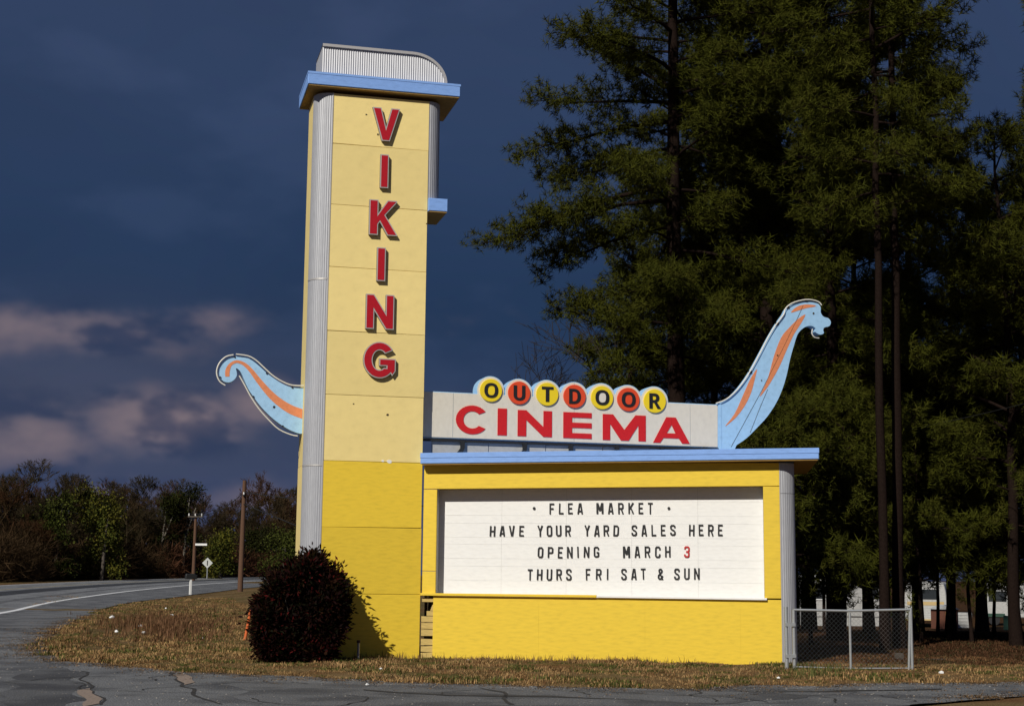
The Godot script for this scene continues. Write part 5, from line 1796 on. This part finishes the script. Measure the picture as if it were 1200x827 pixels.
# ---------------------------------------------------------------- shrub and grass
func build_shrub() -> void:
	var r := RandomNumberGenerator.new()
	r.seed = 55
	var v := ray(352, 700)
	var base := Vector3(v.x / -v.z * 27.2, 0.0, -27.2)
	var t := thing("red_shrub", "large round dark red leaved shrub at the corner of the tower", "shrub", Transform3D(Basis(), base))
	var H := 1.98
	var R := 0.88
	var st := start()
	for k in 34:
		var a := r.randf() * TAU
		var f := sqrt(r.randf())
		var top := Vector3(cos(a) * R * f * 0.9, H * (1.0 - 0.55 * f * f) * r.randf_range(0.75, 1.0), sin(a) * R * f * 0.85)
		tube(st, [Vector3(cos(a) * 0.12, -0.05, sin(a) * 0.12), top * Vector3(0.5, 0.55, 0.5), top], [0.016, 0.011, 0.005], 4, false)
	put(st.commit(), "stems", M.grey_bark, t)
	var leaves := []
	for k in 12:
		var b := r.randf_range(0.5, 1.3)
		var c := Color(0.017 * b, 0.007 * b, 0.005 * b)
		if k % 3 == 1: c = Color(0.009 * b, 0.008 * b, 0.005 * b)
		if k == 11: c = Color(0.055 * b, 0.007 * b, 0.007 * b)
		leaves.append(leaf_cluster(56 + k, 14, 0.13, 0.095, 0.017, c))
	var lobes := []
	for q in [[367, 654, 0.10], [366, 663, 0.20], [346, 668, 0.20], [388, 674, 0.22], [326, 684, 0.22], [401, 697, 0.20], [352, 692, 0.26], [376, 700, 0.27], [309, 706, 0.20], [330, 716, 0.27], [396, 722, 0.22], [360, 728, 0.30], [304, 728, 0.17], [340, 745, 0.28], [312, 748, 0.22], [381, 748, 0.24], [322, 762, 0.2], [365, 760, 0.24], [345, 764, 0.2]]:
		for dz in [-0.42, 0.0, 0.42]:
			var c := at_depth(354.0 + (q[0] - 354.0) * 0.88 + r.randf_range(-5, 5), q[1] + 5.0 + absf(dz) * 22.0 + r.randf_range(-4, 4), 27.2) - base
			lobes.append([Vector3(c.x * (1.0 if dz == 0.0 else 0.86), c.y, dz * r.randf_range(0.7, 1.2)), q[2] * r.randf_range(0.62, 1.05)])
	var sp := []
	var which := []
	for k in 7000:
		var L: Array = lobes[k % lobes.size()]
		var d := Vector3(r.randfn(), r.randfn(), r.randfn()).normalized()
		var p: Vector3 = L[0] + d * L[1] * pow(r.randf(), 0.35) * Vector3(1, 0.95, 1) * r.randf_range(0.85, 1.12)
		if r.randf() < 0.08: p += d * r.randf_range(0.05, 0.16) + Vector3(0, 0.05, 0)
		if p.y < 0.04: p.y = r.randf_range(0.04, 0.3)
		sp.append(aim(d + Vector3(0, 0.5, 0), p, r.randf_range(0.7, 1.25), r.randf() * TAU))
		which.append(r.randi() % 12)
	bake(leaves, M.leaf, sp, which, "foliage", t)

func grass_tuft(seed_: int, blades: int, h: float, w: float, lie: float) -> ArrayMesh:
	var r := RandomNumberGenerator.new()
	r.seed = seed_
	var st := start()
	for k in blades:
		var a := r.randf() * TAU
		var o := Vector3(r.randfn(), 0, r.randfn()) * 0.06
		var out := Vector3(cos(a), 0, sin(a))
		var l := h * r.randf_range(0.5, 1.2)
		var side := Vector3(-out.z, 0, out.x) * w
		var bend := r.randf_range(0.2, 1.0) * lie
		var m := o + Vector3(0, l * 0.6, 0) + out * l * bend * 0.4
		var tip := o + Vector3(0, l * (1.0 - bend * 0.35), 0) + out * l * bend
		var n := (out * -1.0 + Vector3(0, 0.6, 0)).normalized()
		tri(st, o - side, o + side, m + side * 0.8, n)
		tri(st, o - side, m + side * 0.8, m - side * 0.8, n)
		tri(st, m - side * 0.8, m + side * 0.8, tip, n)
	return st.commit()

func build_grass() -> void:
	var r := RandomNumberGenerator.new()
	r.seed = 88
	var n := FastNoiseLite.new()
	n.frequency = 0.35
	n.seed = 21
	n.fractal_octaves = 3
	var rough := FastNoiseLite.new()
	rough.frequency = 0.5
	rough.seed = 13
	var dry := []
	var dryc := []
	var lush := []
	var lushc := []
	var inv_t := tower_frame.affine_inverse()
	for k in 74000:
		var near := k < 34000
		var x: float
		var z: float
		if near:
			x = r.randf_range(-9.0, 13.0)
			z = r.randf_range(-31.0, -21.0)
		else:
			z = -22.0 - pow(r.randf(), 1.4) * 62.0
			x = r.randf_range(-0.40, -0.12) * -z
			if z > -30.0 and x > -6.0: continue
		var p := Vector2(x, z)
		if Geometry2D.is_point_in_polygon(p, asphalt_poly): continue
		if z < -45.0 and (Geometry2D.is_point_in_polygon(p, shoulder_poly) or x < -19.0 + (z + 58.0) * 0.24): continue
		var lt := inv_t * Vector3(x, 0, z)
		if lt.z < 0.06 and lt.x > -2.3 and lt.z > -1.2 and lt.x < 0.1: continue
		if lt.x > 0.0 and z < -29.2 + 0.14 * (x + 1.7) + 0.15 and x < 5.6: continue
		var g := n.get_noise_2d(x * 2.0, z * 2.0)
		var bare := n.get_noise_2d(x * 3.0 + 50.0, z * 3.0)
		if bare > 0.06 and r.randf() < 0.80: continue
		if bare > -0.1 and r.randf() < 0.30: continue
		var y := land(x, z, rough)
		var s := r.randf_range(0.6, 1.35) * (1.0 if near else 1.35) * (1.0 + 0.9 * n.get_noise_2d(x * 1.3 + 200.0, z * 1.3))
		var wood := x > 5.6 and z < -27.5
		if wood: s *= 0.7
		var xf := Transform3D(Basis(Vector3.UP, r.randf() * TAU).scaled(Vector3(s, s * r.randf_range(0.6, 1.2), s)), Vector3(x, y - 0.01, z))
		var b := r.randf_range(0.65, 1.25)
		if g > 0.06 and not wood and r.randf() < 0.6:
			lush.append(xf)
			lushc.append(Color(0.085 * b, 0.095 * b, 0.026 * b))
		else:
			dry.append(xf)
			var q := r.randf()
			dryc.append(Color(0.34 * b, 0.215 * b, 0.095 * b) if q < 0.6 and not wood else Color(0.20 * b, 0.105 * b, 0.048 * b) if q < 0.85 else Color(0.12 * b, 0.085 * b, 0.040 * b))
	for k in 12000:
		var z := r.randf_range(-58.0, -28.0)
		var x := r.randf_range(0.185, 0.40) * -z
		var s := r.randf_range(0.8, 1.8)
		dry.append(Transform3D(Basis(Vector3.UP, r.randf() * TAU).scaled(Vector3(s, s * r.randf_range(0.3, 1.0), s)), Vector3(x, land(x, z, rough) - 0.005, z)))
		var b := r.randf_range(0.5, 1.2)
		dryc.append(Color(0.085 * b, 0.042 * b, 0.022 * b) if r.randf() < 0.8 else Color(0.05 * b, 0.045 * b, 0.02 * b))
	var gd := scatter(grass_tuft(401, 14, 0.050, 0.0045, 1.1), M.grass, dry, dryc, "dry_grass", null)
	tag(gd, "short dry brown grass and pine straw on the verge", "grass", "", "stuff")
	var gl := scatter(grass_tuft(402, 14, 0.055, 0.0045, 0.8), M.grass, lush, lushc, "green_grass", null)
	tag(gl, "thin green winter grass growing in the verge", "grass", "", "stuff")
	var straw := []
	var strawc := []
	for k in 9000:
		var i := r.randi() % (asphalt_poly.size() - 30)
		var p := asphalt_poly[i] + Vector2(r.randfn(), r.randfn()) * (0.22 if r.randf() < 0.7 else 0.7)
		if p.y > -14.0 or p.y < -52.0 or not Geometry2D.is_point_in_polygon(p, asphalt_poly): continue
		var s := r.randf_range(0.5, 1.1)
		straw.append(Transform3D(Basis(Vector3.UP, r.randf() * TAU).scaled(Vector3(s, s * 0.28, s)), Vector3(p.x, 0.014, p.y)))
		var b := r.randf_range(0.6, 1.2)
		strawc.append(Color(0.19 * b, 0.115 * b, 0.052 * b) if r.randf() < 0.6 else Color(0.10 * b, 0.065 * b, 0.036 * b))
	var gs := scatter(grass_tuft(404, 8, 0.07, 0.005, 1.3), M.grass, straw, strawc, "blown_straw", null)
	tag(gs, "loose straw and dead leaves blown onto the pavement's edge", "straw", "", "stuff")
	var pb := start()
	for f in [[Vector3(1, 0, 0), Vector3(0, 0.6, 0), Vector3(0, 0, 1)], [Vector3(-1, 0, 0), Vector3(0, 0.6, 0), Vector3(0, 0, 1)], [Vector3(1, 0, 0), Vector3(0, 0.6, 0), Vector3(0, 0, -1)], [Vector3(-1, 0, 0), Vector3(0, 0.6, 0), Vector3(0, 0, -1)]]:
		tri(pb, f[0], f[1], f[2], (f[0] + f[1] + f[2]).normalized())
	var stones := []
	var stonec := []
	for k in 16000:
		var near_edge := r.randf() < 0.45
		var p := Vector2(r.randf_range(-14.0, 11.0), r.randf_range(-32.0, -16.0))
		if near_edge: p = asphalt_poly[r.randi() % (asphalt_poly.size() - 30)] + Vector2(r.randfn(), r.randfn()) * 0.45
		if p.y > -14.0 or p.y < -45.0 or not Geometry2D.is_point_in_polygon(p, asphalt_poly): continue
		var s := 0.006 + 0.014 * pow(r.randf(), 3.0)
		stones.append(Transform3D(Basis(Vector3.UP, r.randf() * TAU).scaled(Vector3(s, s, s * 0.8)), Vector3(p.x, 0.015, p.y)))
		var b := r.randf_range(0.3, 1.3)
		stonec.append(Color(0.26 * b, 0.24 * b, 0.22 * b))
	tag(scatter(pb.commit(), M.grass, stones, stonec, "gravel", null), "loose gravel lying on the pavement", "gravel", "", "stuff")
	# taller dead weeds along the walls and in the ditch
	var tall := []
	var tallc := []
	for k in 1500:
		var p: Vector3
		if k < 420:
			var px := r.randf_range(415, 916)
			p = ground_at(px, 777 + r.randf_range(-1.0, 2.0))
			if px < 495: p = ground_at(px, 773 + r.randf_range(0, 2))
		elif k < 520:
			p = ground_at(r.randf_range(925, 985), r.randf_range(783, 797))
		else:
			p = ground_at(r.randfn() * 42 + 205, clampf(r.randfn() * 9 + 733, 712, 752))
		var b := r.randf_range(0.6, 1.2)
		var s := r.randf_range(0.6, 1.5) * (1.0 if k < 520 else 1.25)
		if k < 420 and r.randf() < 0.5: s *= 0.6
		tall.append(Transform3D(Basis(Vector3.UP, r.randf() * TAU).scaled(Vector3(s, s, s)), p))
		tallc.append(Color(0.10 * b, 0.11 * b, 0.035 * b) if (k >= 420 and k < 520) else Color(0.20 * b, 0.125 * b, 0.058 * b) if k < 420 else Color(0.15 * b, 0.080 * b, 0.042 * b))
	var gt := scatter(grass_tuft(403, 9, 0.13, 0.004, 0.5), M.grass, tall, tallc, "dead_weeds", null)
	tag(gt, "tufts of taller dead weeds along the walls and in the ditch", "weeds", "", "stuff")
